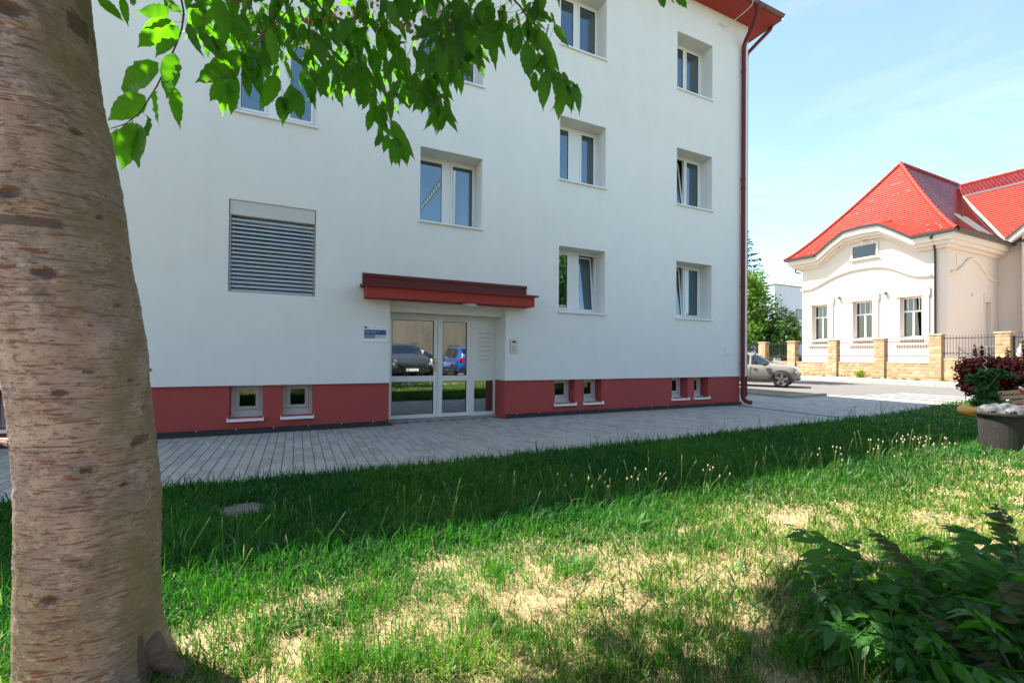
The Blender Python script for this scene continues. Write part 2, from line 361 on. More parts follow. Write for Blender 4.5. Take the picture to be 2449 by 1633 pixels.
b = MB(); b.box(31.5, 60, 13.3, 60, .40, .49); b.build("yard_lawn", mat("mown_yard_grass", (.07, .15, .03), .95, var=[(2, .7, (.12, .19, .05), 5), (40, .5, (.04, .09, .02), 4)], bump=(60, .8)), kind='structure')

# ================================================================== APARTMENT BUILDING
BX0, BX1 = -8.0, 11.13; TOP = 10.42; PLT = .775; WY = -.035
bld = thing("apartment_building", "three storey white rendered apartment building with red plinth and deep window reveals", "building", (1.5, 5, 0))
# windows: x0,x1,z0,z1,depth, panes [(x0,x1)], style
WINS = [
 dict(x=(-.98, .272), z=(2.25, 3.71), d=.16, kind='shutter'),
 dict(x=(-.915, .262), z=(5.12, 6.58), d=.12, panes=[(-.855, -.525), (-.14, .172)]),
 dict(x=(2.04, 3.285), z=(3.79, 5.18), d=.38, panes=[(2.13, 2.565), (2.79, 3.21)]),
 dict(x=(2.04, 3.285), z=(6.62, 8.02), d=.38, panes=[(2.13, 2.565), (2.79, 3.21)]),
 dict(x=(5.08, 6.31), z=(2.25, 3.67), d=.36, panes=[(5.17, 5.515), (5.88, 6.225)], blind=[.0, None], tilt=[0, 1]),
 dict(x=(5.08, 6.31), z=(5.11, 6.50), d=.36, panes=[(5.17, 5.52), (5.88, 6.215)]),
 dict(x=(5.08, 6.31), z=(8.05, 9.47), d=.36, panes=[(5.15, 5.63), (5.81, 6.24)], blind=[0., .45]),
 dict(x=(8.50, 9.745), z=(2.265, 3.68), d=.37, panes=[(8.60, 9.075), (9.21, 9.63)], blind=[None, 0.], tilt=[1, 0]),
 dict(x=(8.50, 9.745), z=(5.11, 6.52), d=.37, panes=[(8.60, 9.09), (9.215, 9.63)], tilt=[2, 0]),
 dict(x=(8.50, 9.745), z=(8.01, 9.45), d=.37, panes=[(8.60, 9.07), (9.20, 9.63)], blind=[.86, .86]),
]
BAS = [(-3.62, -3.16), (-.945, -.483), (-.20, .258), (5.02, 5.535), (5.775, 6.265), (8.41, 8.945), (9.17, 9.675)]
def holed(mb, x0, x1, z0, z1, holes, y, back):
    X = sorted({x0, x1, *[h[0] for h in holes], *[h[1] for h in holes]}); Zs = sorted({z0, z1, *[h[2] for h in holes], *[h[3] for h in holes]})
    X = [q for q in X if x0 <= q <= x1]; Zs = [q for q in Zs if z0 <= q <= z1]
    for i in range(len(X) - 1):
        for j in range(len(Zs) - 1):
            cx, cz = (X[i] + X[i + 1]) / 2, (Zs[j] + Zs[j + 1]) / 2
            if any(h[0] < cx < h[1] and h[2] < cz < h[3] for h in holes): continue
            mb.quad((X[i], y, Zs[j]), (X[i + 1], y, Zs[j]), (X[i + 1], y, Zs[j + 1]), (X[i], y, Zs[j + 1]))
    for h in holes:
        a0, a1, c0, c1, d = h[:5]; c0_ = max(c0, z0); c1_ = min(c1, z1); yb = y + d if back is None else back
        mb.quad((a0, y, c0_), (a0, yb, c0_), (a0, yb, c1_), (a0, y, c1_)); mb.quad((a1, y, c0_), (a1, y, c1_), (a1, yb, c1_), (a1, yb, c0_))
        if c1 <= z1 - 1e-6: mb.quad((a0, y, c1), (a0, yb, c1), (a1, yb, c1), (a1, y, c1))
        if c0 >= z0 + 1e-6: mb.quad((a0, y, c0), (a1, y, c0), (a1, yb, c0), (a0, yb, c0))
DX0, DX1, DTOP, DY = 1.52, 3.825, 2.262, .47
wl = MB()
holes = [(w_['x'][0], w_['x'][1], w_['z'][0], w_['z'][1], w_['d'] + .10) for w_ in WINS] + [(DX0, DX1, -1, DTOP, .55)]
holed(wl, BX0, BX1, PLT, TOP, holes, WY, None)
wl.quad((BX1, WY, PLT), (BX1, 11, PLT), (BX1, 11, TOP), (BX1, WY, TOP)); wl.quad((BX0, WY, PLT), (BX0, WY, TOP), (BX0, 11, TOP), (BX0, 11, PLT))
wl.quad((BX0, 11, PLT), (BX0, 11, TOP), (BX1, 11, TOP), (BX1, 11, PLT))
wl.quad((BX0, WY, PLT), (DX0, WY, PLT), (DX0, .3, PLT), (BX0, .3, PLT)); wl.quad((DX1, WY, PLT), (BX1, WY, PLT), (BX1, .3, PLT), (DX1, .3, PLT))
wl.quad((BX1 - .3, 0, PLT + .002), (BX1, 0, PLT + .002), (BX1, 11, PLT + .002), (BX1 - .3, 11, PLT + .002))
wl.build("wall", WHITE, bld, fix=False)
# plinth
hb = [(a, c, .262, .80, .34) for a, c in BAS]
def jamb(mb, x): mb.quad((x, 0, 0), (x, .55, 0), (x, .55, PLT), (x, 0, PLT))
pl = MB(); holed(pl, BX0 + .1, DX0, 0, PLT, [h for h in hb if h[0] < DX0], 0.0, None); jamb(pl, DX0)
pl.quad((BX0 + .1, 0, 0), (BX0 + .1, 0, PLT), (BX0 + .1, 10.9, PLT), (BX0 + .1, 10.9, 0)); pl.build("plinth", REDW, bld, fix=False)
pl = MB(); holed(pl, DX1, 10.88, 0, PLT, [h for h in hb if h[0] > DX1], 0.0, None); jamb(pl, DX1)
pl.quad((10.88, 0, 0), (10.88, 10.9, 0), (10.88, 10.9, PLT), (10.88, 0, PLT))
pl.build("plinth", REDW, bld, fix=False)
# black membrane strip with screw washers
st = MB(); st.box(BX0, DX0 - .005, -.022, -.003, 0.004, .082); st.box(DX1 + .03, 10.93, -.022, -.003, .004, .078)
st.box(BX0, DX0 - .003, -.03, -.003, .076, .092); st.box(DX1 + .03, 10.93, -.03, -.003, .072, .088)
sp = st.build("membrane_strip", BLACKM, bld)
wsh = MB(); wsh.lathe([(.0, -.004), (.011, -.003), (.011, .002)], n=8, axis='y'); wme = wsh.mesh("screw_washer"); wme.materials.append(STEEL)
for x in np.concatenate([np.arange(-7.6, 1.4, .52), np.arange(4.1, 10.8, .52)]): link("screw_washer", wme, sp, mw=Matrix.Translation((x, -.031, .084)))

def room(x0, x1, z0, z1, y0, depth=1.6):
    q = MB(); e = .25
    X0, X1, Z0, Z1, Y1 = x0 - e, x1 + e, z0 - .5, z1 + .2, y0 + depth
    q.quad((X0, Y1, Z0), (X1, Y1, Z0), (X1, Y1, Z1), (X0, Y1, Z1)); q.quad((X0, y0, Z0), (X0, Y1, Z0), (X0, Y1, Z1), (X0, y0, Z1)); q.quad((X1, y0, Z0), (X1, y0, Z1), (X1, Y1, Z1), (X1, Y1, Z0))
    q.quad((X0, y0, Z0), (X1, y0, Z0), (X1, Y1, Z0), (X0, Y1, Z0)); q.quad((X0, y0, Z1), (X0, Y1, Z1), (X1, Y1, Z1), (X1, y0, Z1))
    return q
def addmb(a, b_): a.add(b_.v, b_.f)

def sash_boxes(mb, x0, x1, z0, z1, y0, y1, wd):
    mb.box(x0, x1, y0, y1, z0, z0 + wd); mb.box(x0, x1, y0, y1, z1 - wd, z1)
    mb.box(x0, x0 + wd, y0, y1, z0 + wd, z1 - wd); mb.box(x1 - wd, x1, y0, y1, z0 + wd, z1 - wd)
def sill(x0, x1, z, ydeep, parent, proud=.045, name="window_sill"):
    q = MB(); q.add([(x0 - .012, WY - proud, z - .035), (x1 + .012, WY - proud, z - .035), (x1 + .012, WY - proud, z - .006), (x0 - .012, WY - proud, z - .006),
                     (x0 - .012, ydeep, z + .012), (x1 + .012, ydeep, z + .012), (x1 + .012, WY - .001, z - .035), (x0 - .012, WY - .001, z - .035)],
                    [(0, 1, 2, 3), (3, 2, 5, 4), (0, 7, 6, 1)])
    q.box(x0 - .02, x0 - .012, WY - proud - .004, WY + .02, z - .038, z + .008); q.box(x1 + .012, x1 + .02, WY - proud - .004, WY + .02, z - .038, z + .008)
    return q.build(name, SILL, parent, fix=True)
def venetian(x0, x1, z0, z1, y, parent, pitch=.022, mat_=None, name="blind"):
    q = MB(); z = z1 - .02
    while z > z0: q.quad((x0, y, z), (x1, y, z), (x1, y + .014, z + .013), (x0, y + .014, z + .013)); z -= pitch
    q.box(x0, x1, y - .005, y + .025, z1 - .025, z1); q.box(x0, x1, y, y + .018, z0 - .012, z0 + .002)
    return q.build(name, mat_ or BLIND, parent, fix=False)

for w_ in WINS:
    (x0, x1), (z0, z1), d = w_['x'], w_['z'], w_['d']; yf = WY + d; sh = w_.get('kind') == 'shutter'
    room(x0, x1, z0, z1, yf + .1).build('room_shell', ROOM, bld, fix=False)
    fr = MB()
    if sh:
        sash_boxes(fr, x0 + .001, x1 - .001, z0 + .001, z1 - .245, yf, yf + .07, .06)
        f = fr.build("window", PVC, bld)
        g_ = MB(); g_.quad((x0 + .06, yf + .03, z0 + .06), (x1 - .06, yf + .03, z0 + .06), (x1 - .06, yf + .03, z1 - .3), (x0 + .06, yf + .03, z1 - .3)); g_.build("pane", GLASS, f)
        q = MB(); q.box(x0 + .012, x1 - .012, WY + .02, yf - .002, z1 - .235, z1 - .004); q.build("blind_box", BOXG, f)
        q = MB(); q.box(x0 + .002, x0 + .03, WY + .03, WY + .09, z0 + .004, z1 - .236); q.box(x1 - .03, x1 - .002, WY + .03, WY + .09, z0 + .004, z1 - .236); q.build("guide_rail", GREYM, f)
        smb = MB(); L_ = x1 - x0 - .066
        smb.ring_loft([[(0, .0, .0), (0, .01, .022), (0, .036, .040), (0, .046, .052), (0, .044, .056), (0, .033, .044), (0, .006, .026), (0, -.004, .002)],
                       [(L_, .0, .0), (L_, .01, .022), (L_, .036, .040), (L_, .046, .052), (L_, .044, .056), (L_, .033, .044), (L_, .006, .026), (L_, -.004, .002)]])
        sme = smb.mesh("slat"); sme.materials.append(SLAT)
        ns = 18; pit = (z1 - .24 - z0 - .03) / ns
        for k in range(ns): link("slat", sme, f, mw=Matrix.Translation((x0 + .033, WY + .035, z0 + .015 + k * pit)))
        q = MB()
        for xx in (x0 + .22, x1 - .2): q.box(xx, xx + .006, WY + .03, WY + .034, z0 + .01, z1 - .24)
        q.box(x0 + .033, x1 - .033, WY + .04, WY + .08, z0 + .002, z0 + .014)
        q.build("ladder_cord", GREYM, f)
    else:
        P_ = w_['panes']; tl = w_.get('tilt', [0, 0]); zz0, zz1 = z0 + .02, z1 - .002
        hs = [(a - .045, c + .045, zz0 + .055, zz1 - .055, .07) for a, c in P_]
        holed(fr, x0 + .001, x1 - .001, zz0, zz1, hs, yf, None)
        xm0, xm1 = P_[0][1] + .045, P_[1][0] - .045
        if xm1 - xm0 > .12:
            for k in range(1, 4): fr.box(xm0 + (xm1 - xm0) * k / 4 - .002, xm0 + (xm1 - xm0) * k / 4 + .002, yf - .004, yf + .001, zz0 + .05, zz1 - .05)
        f = fr.build("window", PVC, bld, fix=False)
        sill(x0, x1, z0 + .004, yf + .01, f)
        bl = w_.get('blind', [None, None])
        for k, (a, c) in enumerate(P_):
            q = MB(); sash_boxes(q, a - .042, c + .042, zz0 + .058, zz1 - .058, 0, .05, .042)
            g_ = MB(); g_.quad((a, .022, zz0 + .1), (c, .022, zz0 + .1), (c, .022, zz1 - .1), (a, .022, zz1 - .1))
            gk = MB(); sash_boxes(gk, a - .001, c + .001, zz0 + .098, zz1 - .098, .012, .034, .006)
            if tl[k]:
                ang = math.radians(5 if tl[k] == 1 else 8)
                R_ = Matrix.Translation((0, yf + .015, zz0 + .06)) @ Matrix.Rotation(-ang, 4, 'X') @ Matrix.Translation((0, 0, -zz0 - .06))
            else: R_ = Matrix.Translation((0, yf - .012, 0))
            for mb_ in (q, g_, gk): mb_.v = [tuple(R_ @ Vector(p)) for p in mb_.v]
            so_ = q.build("sash", PVC, f); g_.build("pane", GLASS, f, fix=False); gk.build("gasket", DARK, f)
            if bl[k] is not None:
                venetian(a + .01, c - .01, zz0 + .1 + bl[k] * (zz1 - zz0 - .2), zz1 - .1, yf + .045, f)
for (x0, x1) in BAS:
    z0, z1 = .262, .772; yf = .25
    room(x0, x1, z0, z1, yf + .1, .8).build('room_shell', ROOM, bld, fix=False)
    fr = MB(); holed(fr, x0 + .001, x1 - .001, z0 + .01, z1, [(x0 + .055, x1 - .055, z0 + .095, z1 - .03, .06)], yf, None)
    f = fr.build("cellar_window", PVCG, bld, fix=False)
    q = MB(); sash_boxes(q, x0 + .06, x1 - .06, z0 + .10, z1 - .034, yf + .012, yf + .05, .055); q.build("sash", PVCG, f)
    g_ = MB(); g_.quad((x0 + .11, yf + .03, z0 + .15), (x1 - .11, yf + .03, z0 + .15), (x1 - .11, yf + .03, z1 - .085), (x0 + .11, yf + .03, z1 - .085)); g_.build("pane", GLASSK, f, fix=False)
    q = MB(); q.add([(x0 - .015, -.055, z0 - .055), (x1 + .015, -.055, z0 - .055), (x1 + .015, -.055, z0 - .02), (x0 - .015, -.055, z0 - .02), (x0 - .015, yf - .001, z0 + .012), (x1 + .015, yf - .001, z0 + .012)], [(0, 1, 2, 3), (3, 2, 5, 4)])
    q.v = [(min(max(p[0], x0 + .001), x1 - .001) if p[1] > .0 else p[0], p[1], p[2]) for p in q.v]
    q.box(x0 - .022, x0 - .013, -.06, -.002, z0 - .058, z0 + .012); q.box(x1 + .013, x1 + .022, -.06, -.002, z0 - .058, z0 + .012)
    q.build("window_sill", SILL, f, fix=False)
    q = MB(); q.box((x0 + x1) / 2 - .012, (x0 + x1) / 2 + .012, yf + .052, yf + .065, z1 - .2, z1 - .12); q.build("window_handle", PVC, f)

# ---- entrance
dr = MB(); y0, y1 = DY, DY + .08
dr.box(DX0 + .001, 1.585, y0, y1, .03, 2.075); dr.box(3.255, 3.345, y0, y1, .03, 2.075); dr.box(3.785, DX1 - .001, y0, y1, .03, 2.075)
dr.box(1.586, 3.254, y0, y1, 2.005, 2.075); dr.box(3.346, 3.784, y0, y1, 2.03, 2.075); dr.box(3.346, 3.784, y0, y1, .755, .865); dr.box(3.346, 3.784, y0, y1, .03, .105)
door = dr.build("entrance_door", PVC, bld)
def leaf_door(x0, x1, px0, px1):
    q = MB(); yA, yB = DY - .008, DY + .062
    q.box(x0, px0, yA, yB, .04, 2.0); q.box(px1, x1, yA, yB, .04, 2.0)
    for a, c in ((.04, .115), (.76, .868), (1.965, 2.0)): q.box(px0, px1, yA, yB, a, c)
    q.build("door_leaf", PVC, door)
    for a, c in ((.115, .76), (.868, 1.965)):
        g_ = MB(); g_.quad((px0, yA + .03, a), (px1, yA + .03, a), (px1, yA + .03, c), (px0, yA + .03, c)); g_.build("pane", GLASSD, door, fix=False)
        k_ = MB(); sash_boxes(k_, px0 + .0005, px1 - .0005, a + .0005, c - .0005, yA + .012, yA + .028, .009); k_.build("gasket", DARK, door)
leaf_door(1.59, 2.548, 1.65, 2.475); leaf_door(2.556, 3.25, 2.655, 3.175)
g_ = MB(); g_.quad((3.346, DY + .03, .105), (3.784, DY + .03, .105), (3.784, DY + .03, .755), (3.346, DY + .03, .755)); g_.build("pane", GLASSD, door, fix=False)
q = MB(); q.box(3.346, 3.784, DY + .006, DY + .05, .866, 2.029); mbx = q.build("letter_panel", PVC, door)
q = MB()
for k in range(7):
    zt = 1.73 - k * .092
    q.box(3.44, 3.70, DY + .001, DY + .0065, zt, zt + .03); q.box(3.44, 3.70, DY - .004, DY + .001, zt + .026, zt + .031)
q.build("letter_flap", mat("silver_flap", (.6, .6, .58), .4), door)
q = MB()
for k in range(1, 7): zt = 1.73 - k * .092; q.box(3.445, 3.545, DY + .001, DY + .006, zt - .034, zt - .012)
q.build("name_card", PAPER, door)
q = MB(); q.box(2.492, 2.53, DY - .018, DY - .0085, .95, 1.22); q.lathe([(.0, -.06), (.028, -.058), (.03, -.04), (.012, -.03), (.012, 0)], c=(2.505, DY - .018, 1.14), axis='y', n=14)
q.tube([(2.511, DY - .03, 1.05), (2.511, DY - .018, 1.05)], .009, 8); q.build("door_handle", mat("brass_steel", (.55, .5, .35), .3, metal=.9), door)
q = MB(); q.box(DX0 + .002, DX1 - .002, DY - .10, DY + .3, -.01, .028); q.build("threshold", KERB, bld)
q = MB(); q.box(DX0 + .001, DX1 - .001, .125, DY + .1, 2.078, 2.258); q.build("door_lintel", WHITE, bld)
# hallway behind the door
q = MB(); q.quad((1.4, 3.2, .02), (4.0, 3.2, .02), (4.0, 3.2, 2.4), (1.4, 3.2, 2.4)); q.quad((1.4, .56, .02), (1.4, 3.2, .02), (1.4, 3.2, 2.4), (1.4, .56, 2.4)); q.quad((4.0, .56, .02), (4.0, 3.2, .02), (4.0, 3.2, 2.4), (4.0, .56, 2.4))
q.quad((1.4, .56, .022), (4.0, .56, .022), (4.0, 3.2, .022), (1.4, 3.2, .022)); q.quad((1.4, .56, 2.4), (4.0, .56, 2.4), (4.0, 3.2, 2.4), (1.4, 3.2, 2.4)); q.build("hallway", ROOM, bld, fix=False)

# ---- canopy
cn = MB(); cn.box(1.055, 4.29, -.40, WY - .002, 2.262, 2.455); canopy = cn.build("canopy", REDC, bld)
q = MB(); q.add([(.99, -.455, 2.445), (4.36, -.455, 2.445), (4.36, -.455, 2.485), (.99, -.455, 2.485), (.99, WY - .004, 2.52), (4.36, WY - .004, 2.52), (4.36, WY - .004, 2.458), (.99, WY - .004, 2.458), (4.36, -.40, 2.458), (.99, -.40, 2.458)],
    [(0, 1, 2, 3), (3, 2, 5, 4), (1, 8, 6, 5, 2), (0, 3, 4, 7, 9), (0, 9, 8, 1), (9, 7, 6, 8)])
q.build("canopy_sheet", BROWN, canopy, fix=True)
q = MB(); q.box(1.03, 4.29, WY - .012, WY - .001, 2.5, 2.665); q.box(1.03, 4.29, WY - .03, WY - .001, 2.665, 2.72); q.box(2.55, 4.292, WY - .033, WY - .03, 2.666, 2.722)
q.build("wall_flashing", BROWN, canopy)
q = MB(); q.lathe([(.0, -.05), (.09, -.048), (.135, -.03), (.14, 0)], c=(2.98, -.21, 2.26), n=28); q.build("ceiling_light", mat("opal_lamp", (.75, .75, .75), .4), bld, smooth=True)
q = MB(); q.bevbox(1.0, 1.0, 1, 1, 1, 1, 0) if False else None
q = MB(); q.box(3.935, 4.085, WY - .022, WY - .001, 1.335, 1.625)
ic = q.build("intercom", STEEL, bld)
q = MB(); q.box(3.97, 4.05, WY - .026, WY - .022, 1.545, 1.585); q.build("intercom_display", DARK, ic)
q = MB()
for r_ in range(4):
    for c_ in range(3): q.box(3.965 + c_ * .03, 3.985 + c_ * .03, WY - .027, WY - .022, 1.37 + r_ * .033, 1.392 + r_ * .033)
q.build("intercom_button", GREYM, ic)
q = MB(); q.box(10.265, 10.435, WY - .03, WY - .001, 1.352, 1.562); q.build("junction_box", mat("ivory_plastic", (.74, .73, .68), .5), bld)

# ---- eaves, roof, gutter
EO = .56
q = MB(); q.box(BX0 - EO, BX1 + .545, WY - EO, WY - .001, TOP, TOP + .05); q.box(BX1 + .001, BX1 + .545, WY, 11.5, TOP, TOP + .05)
q.box(BX0 - EO, BX1 + .54, -EO - .02, -EO + .02, TOP + .05, TOP + .08); q.build("eaves_soffit", REDC, bld)
q = MB()
ex0, ex1, ey0, ey1, ez = BX0 - .6, BX1 + .56, -.6, 11.6, TOP + .11
rz = 13.0
q.add([(ex0, ey0, ez), (ex1, ey0, ez), (ex1, ey1, ez), (ex0, ey1, ez), (ex0 + 6, 5.5, rz), (ex1 - 6, 5.5, rz)], [(0, 1, 5, 4), (1, 2, 5), (2, 3, 4, 5), (3, 0, 4)]); q.build("roof", mat("red_brown_roof", (.2, .05, .04), .7), bld)
def gutter(path_dir, a, c, fixed, up):
    q = MB(); R = .072; rings = []
    prof = [(math.cos(t) * R, math.sin(t) * R) for t in np.linspace(math.pi, 2 * math.pi, 10)]
    prof = prof + [(p[0] * .93, p[1] * .93) for p in prof[::-1]]
    for s in (a, c):
        rings.append([((s, fixed + u, up + v) if path_dir == 'x' else (fixed + u, s, up + v)) for u, v in prof])
    q.ring_loft(rings); return q
gt = gutter('x', BX0 - .6, BX1 + .60, -.61, TOP + .10); gto = gt.build("gutter", BROWNF, bld)
q = MB()
q.tube([(BX0 - .6, -.68, TOP + .105), (BX1 + .62, -.68, TOP + .105)], .011, 8); q.build("gutter_bead", BROWN, gto)
for x in (7.2, 8.9, 10.1, 10.95):
    q = MB(); pth = [(x, -.61 + .076 * math.cos(t), TOP + .10 + .076 * math.sin(t)) for t in np.linspace(math.pi, 2 * math.pi, 10)]; q.tube(pth, .006, 6); q.build("gutter_clip", BROWN, gto)
gt = gutter('y', -.6, 11.5, BX1 + .60, TOP + .08); gt.build("side_gutter", BROWNF, bld)
DPX, DPY, DPR = 10.855, -.115, .055
q = MB(); pth = [(10.72, -.61, TOP + .06), (10.715, -.61, TOP - .04), (10.725, -.585, TOP - .16), (10.775, -.44, TOP - .36), (10.83, -.20, TOP - .56), (10.855, -.125, TOP - .66), (DPX, DPY, TOP - .8), (DPX, DPY, 6), (DPX, DPY, 3), (DPX, DPY, .30), (DPX + .005, DPY - .01, .2), (DPX + .05, DPY - .04, .12), (DPX + .13, DPY - .09, .085), (DPX + .19, DPY - .13, .08)]
q.tube(pth, DPR, 16, caps=False); q.lathe([(.085, .06), (.07, .0), (DPR + .002, -.12)], c=(10.72, -.61, TOP + .03), n=16); dp = q.build("downpipe", BROWN, bld, smooth=True)
for z in (9.05, 6.1, 5.85, 3.2, 2.0, 1.1):
    q = MB(); q.lathe([(DPR + .001, 0), (DPR + .007, .004), (DPR + .007, .028), (DPR + .001, .032)], c=(DPX, DPY, z), n=16); q.box(DPX - .085, DPX - .06, DPY - .01, DPY + .01, z + .005, z + .027); q.box(DPX - .012, DPX + .012, DPY + .05, WY + .005, z + .006, z + .026)
    q.build("pipe_bracket", BROWN, dp)
q = MB(); q.tube([(BX1 + .60, -.3, TOP + .02), (BX1 + .58, -.28, TOP - .06), (BX1 + .30, -.1, TOP - .40), (BX1 + .1, .05, TOP - .66), (BX1 + .08, .07, TOP - .8), (BX1 + .08, .07, .2)], .05, 12, caps=False); q.build("side_downpipe", BROWN, bld, smooth=True)
q = MB(); pth = [(10.30, -.70, TOP + .20), (10.42, -.70, TOP + .15), (10.45, -.69, TOP + .05), (10.42, -.66, TOP - .1), (10.32, -.5, TOP - .22), (10.24, -.3, TOP - .3), (10.2, -.12, TOP - .36), (10.12, -.07, TOP - .36), (10.06, -.06, TOP - .28), (10.0, -.06, TOP - .30), (9.93, -.06, TOP - .36)]
q.tube(pth, .009, 6); q.build("loose_cable", mat("pale_cable", (.6, .58, .55), .5), bld)

# ---- information sign
sg = thing("information_sign", "white information sign with blue band screwed to the wall left of the entrance", "sign", (1.26, -.05, 1.5))
SX0, SX1, SZ0, SZ1 = 1.052, 1.468, 1.51, 1.80; SY = WY - .012
q = MB(); q.box(SX0, SX1, SY, WY - .001, SZ0, SZ1); q.build("board", mat("white_sign_board", (.8, .81, .82), .4), sg)
def flat(name, x0, x1, z0, z1, col, dy=.0006):
    q = MB(); q.quad((x0, SY - dy, z0), (x1, SY - dy, z0), (x1, SY - dy, z1), (x0, SY - dy, z1)); return q.build(name, mat(name + "_ink", col, .5), sg, fix=False)
flat("blue_band", SX0 + .016, SX1 - .016, 1.634, 1.724, (.03, .08, .24))
flat("union_flag", SX0 + .016, SX0 + .072, 1.742, 1.778, (.03, .07, .2))
q = MB()
for k in range(12):
    a = k * math.pi / 6; cx, cz = SX0 + .044 + .011 * math.cos(a), 1.76 + .011 * math.sin(a); q.quad((cx - .0015, SY - .0012, cz - .0015), (cx + .0015, SY - .0012, cz - .0015), (cx + .0015, SY - .0012, cz + .0015), (cx - .0015, SY - .0012, cz + .0015))
q.build("flag_stars", mat("star_yellow", (.7, .55, .05), .6), sg, fix=False)
flat("grey_block", SX0 + .016, SX0 + .208, 1.568, 1.634, (.22, .22, .22)); flat("pale_block", SX0 + .21, SX1 - .016, 1.568, 1.634, (.55, .57, .58))
flat("red_emblem", SX0 + .185, SX0 + .20, 1.752, 1.77, (.5, .03, .04)); flat("crest_emblem", SX0 + .305, SX0 + .316, 1.752, 1.77, (.25, .05, .1))
def text(s, x, z, size, col, name="lettering"):
    c = bpy.data.curves.new(name, 'FONT'); c.body = s; c.size = size
    o = bpy.data.objects.new("tmp", c); COL.objects.link(o); bpy.context.view_layer.update()
    me = bpy.data.meshes.new_from_object(o.evaluated_get(bpy.context.evaluated_depsgraph_get())); bpy.data.objects.remove(o)
    me.materials.clear(); me.materials.append(mat(name + "_ink", col, .5))
    return link(name, me, sg, mw=Matrix.Translation((x, SY - .0016, z)) @ Matrix.Rotation(math.pi / 2, 4, 'X'))
text("Bytový dom - zlepšenie tepelnej ochrany\nobvodového plášťa a strechy", SX0 + .024, 1.685, .0165, (.8, .82, .85))
text("Projekt", SX0 + .024, 1.708, .011, (.6, .65, .75))
text("EURÓPSKA ÚNIA\nEurópsky fond\nregionálneho rozvoja", SX0 + .08, 1.768, .009, (.1, .12, .2)); text("OPERAČNÝ PROGRAM", SX0 + .203, 1.757, .0095, (.3, .05, .06)); text("MINISTERSTVO\nREGIONÁLNEHO ROZVOJA", SX0 + .32, 1.764, .008, (.1, .12, .2))
text("doba realizácie projektu\ncelkové výdavky\nposkytnutý príspevok", SX0 + .222, 1.616, .0125, (.15, .15, .16)); text("www", SX0 + .19, 1.54, .012, (.1, .1, .1))

# things standing inside behind the side pane
bag = MB()
prof = [(.02, 0), (.15, .01), (.18, .09), (.165, .19), (.12, .26), (.06, .30), (.02, .31)]
bag.lathe(prof, c=(3.5, .78, .03), n=18)
bag.v = [(p[0] + .03 * math.sin(p[2] * 37 + p[1] * 21), p[1] + .02 * math.sin(p[2] * 29 + p[0] * 33), p[2]) for p in bag.v]
tag(bag.build("shopping_bag", mat("white_plastic_bag", (.55, .56, .54), .5), smooth=True), "white plastic bag on the hall floor behind the lower side pane of the door", "bag")
can = MB(); can.lathe([(.0, .0), (.05, .0), (.05, .22), (.045, .25), (.0, .25)], c=(3.72, .70, .03), n=16)
tag(can.build("spray_can", mat("cream_can", (.6, .52, .4), .4), smooth=True), "pale upright canister beside the bag behind the door glass", "canister")

# ================================================================== FENCE ALONG THE STREET
STONE = [mat("buff_split_stone", c, .9, var=[(9, .6, (c[0] * .72, c[1] * .66, c[2] * .6), 5), (40, .4, (c[0] * 1.2, c[1] * 1.2, c[2] * 1.2), 3)], bump=[(60, .6)]) for c in ((.40, .262, .150), (.36, .22, .122), (.43, .30, .19))]
COPE = mat("buff_coping", (.40, .295, .19), .85, var=[(8, .5, (.36, .26, .16), 4)], bump=(80, .3))
IRON = mat("black_fence_iron", (.02, .02, .022), .5)
MORT = mat("stone_mortar", (.22, .16, .10), .95)
blk = []
for k in range(6):
    r_ = np.random.default_rng(40 + k); q = MB()
    g_ = [[(-.022 - .5 * .0 + float(r_.normal(0, .012)) * (0 < i < 3 and 0 < j < 2 or r_.random() < .3), i / 3, j / 2) for j in range(3)] for i in range(4)]
    g_ = [[(p[0] if (0 < i < 3 or 0 < j < 2) else -.012, p[1], p[2]) for j, p in enumerate(row)] for i, row in enumerate(g_)]
    vs = [p for row in g_ for p in row]; fs = [(i * 3 + j, i * 3 + j + 1, (i + 1) * 3 + j + 1, (i + 1) * 3 + j) for i in range(3) for j in range(2)]
    n0 = len(vs); per = [(i, 0) for i in range(4)] + [(3, 1), (3, 2)] + [(i, 2) for i in (2, 1, 0)] + [(0, 1)]
    vs += [(.15, g_[i][j][1], g_[i][j][2]) for i, j in per]; ids = [i * 3 + j for i, j in per]
    fs += [(ids[a], ids[(a + 1) % 10], n0 + (a + 1) % 10, n0 + a) for a in range(10)]
    q.add(vs, fs); me = q.mesh("stone_block"); me.materials.append(STONE[k % 3])
    bb = bmesh.new(); bb.from_mesh(me); bmesh.ops.recalc_face_normals(bb, faces=bb.faces); bb.to_mesh(me); bb.free(); blk.append(me)
fence = thing("stone_fence", "buff split stone fence with pillars and black iron railings along the street", "fence", (31.1, 6, .05))
FX = 31.0
def block(y, z, wy, hz, parent, x=FX, depth=1.0, turn=False):
    M = Matrix.Translation((x, y, z)) @ (Matrix.Rotation(math.pi / 2, 4, 'Z') if turn else Matrix()) @ Matrix.Diagonal((depth, wy, hz, 1))
    link("stone_block", blk[int(rng.integers(6))], parent, mw=M)
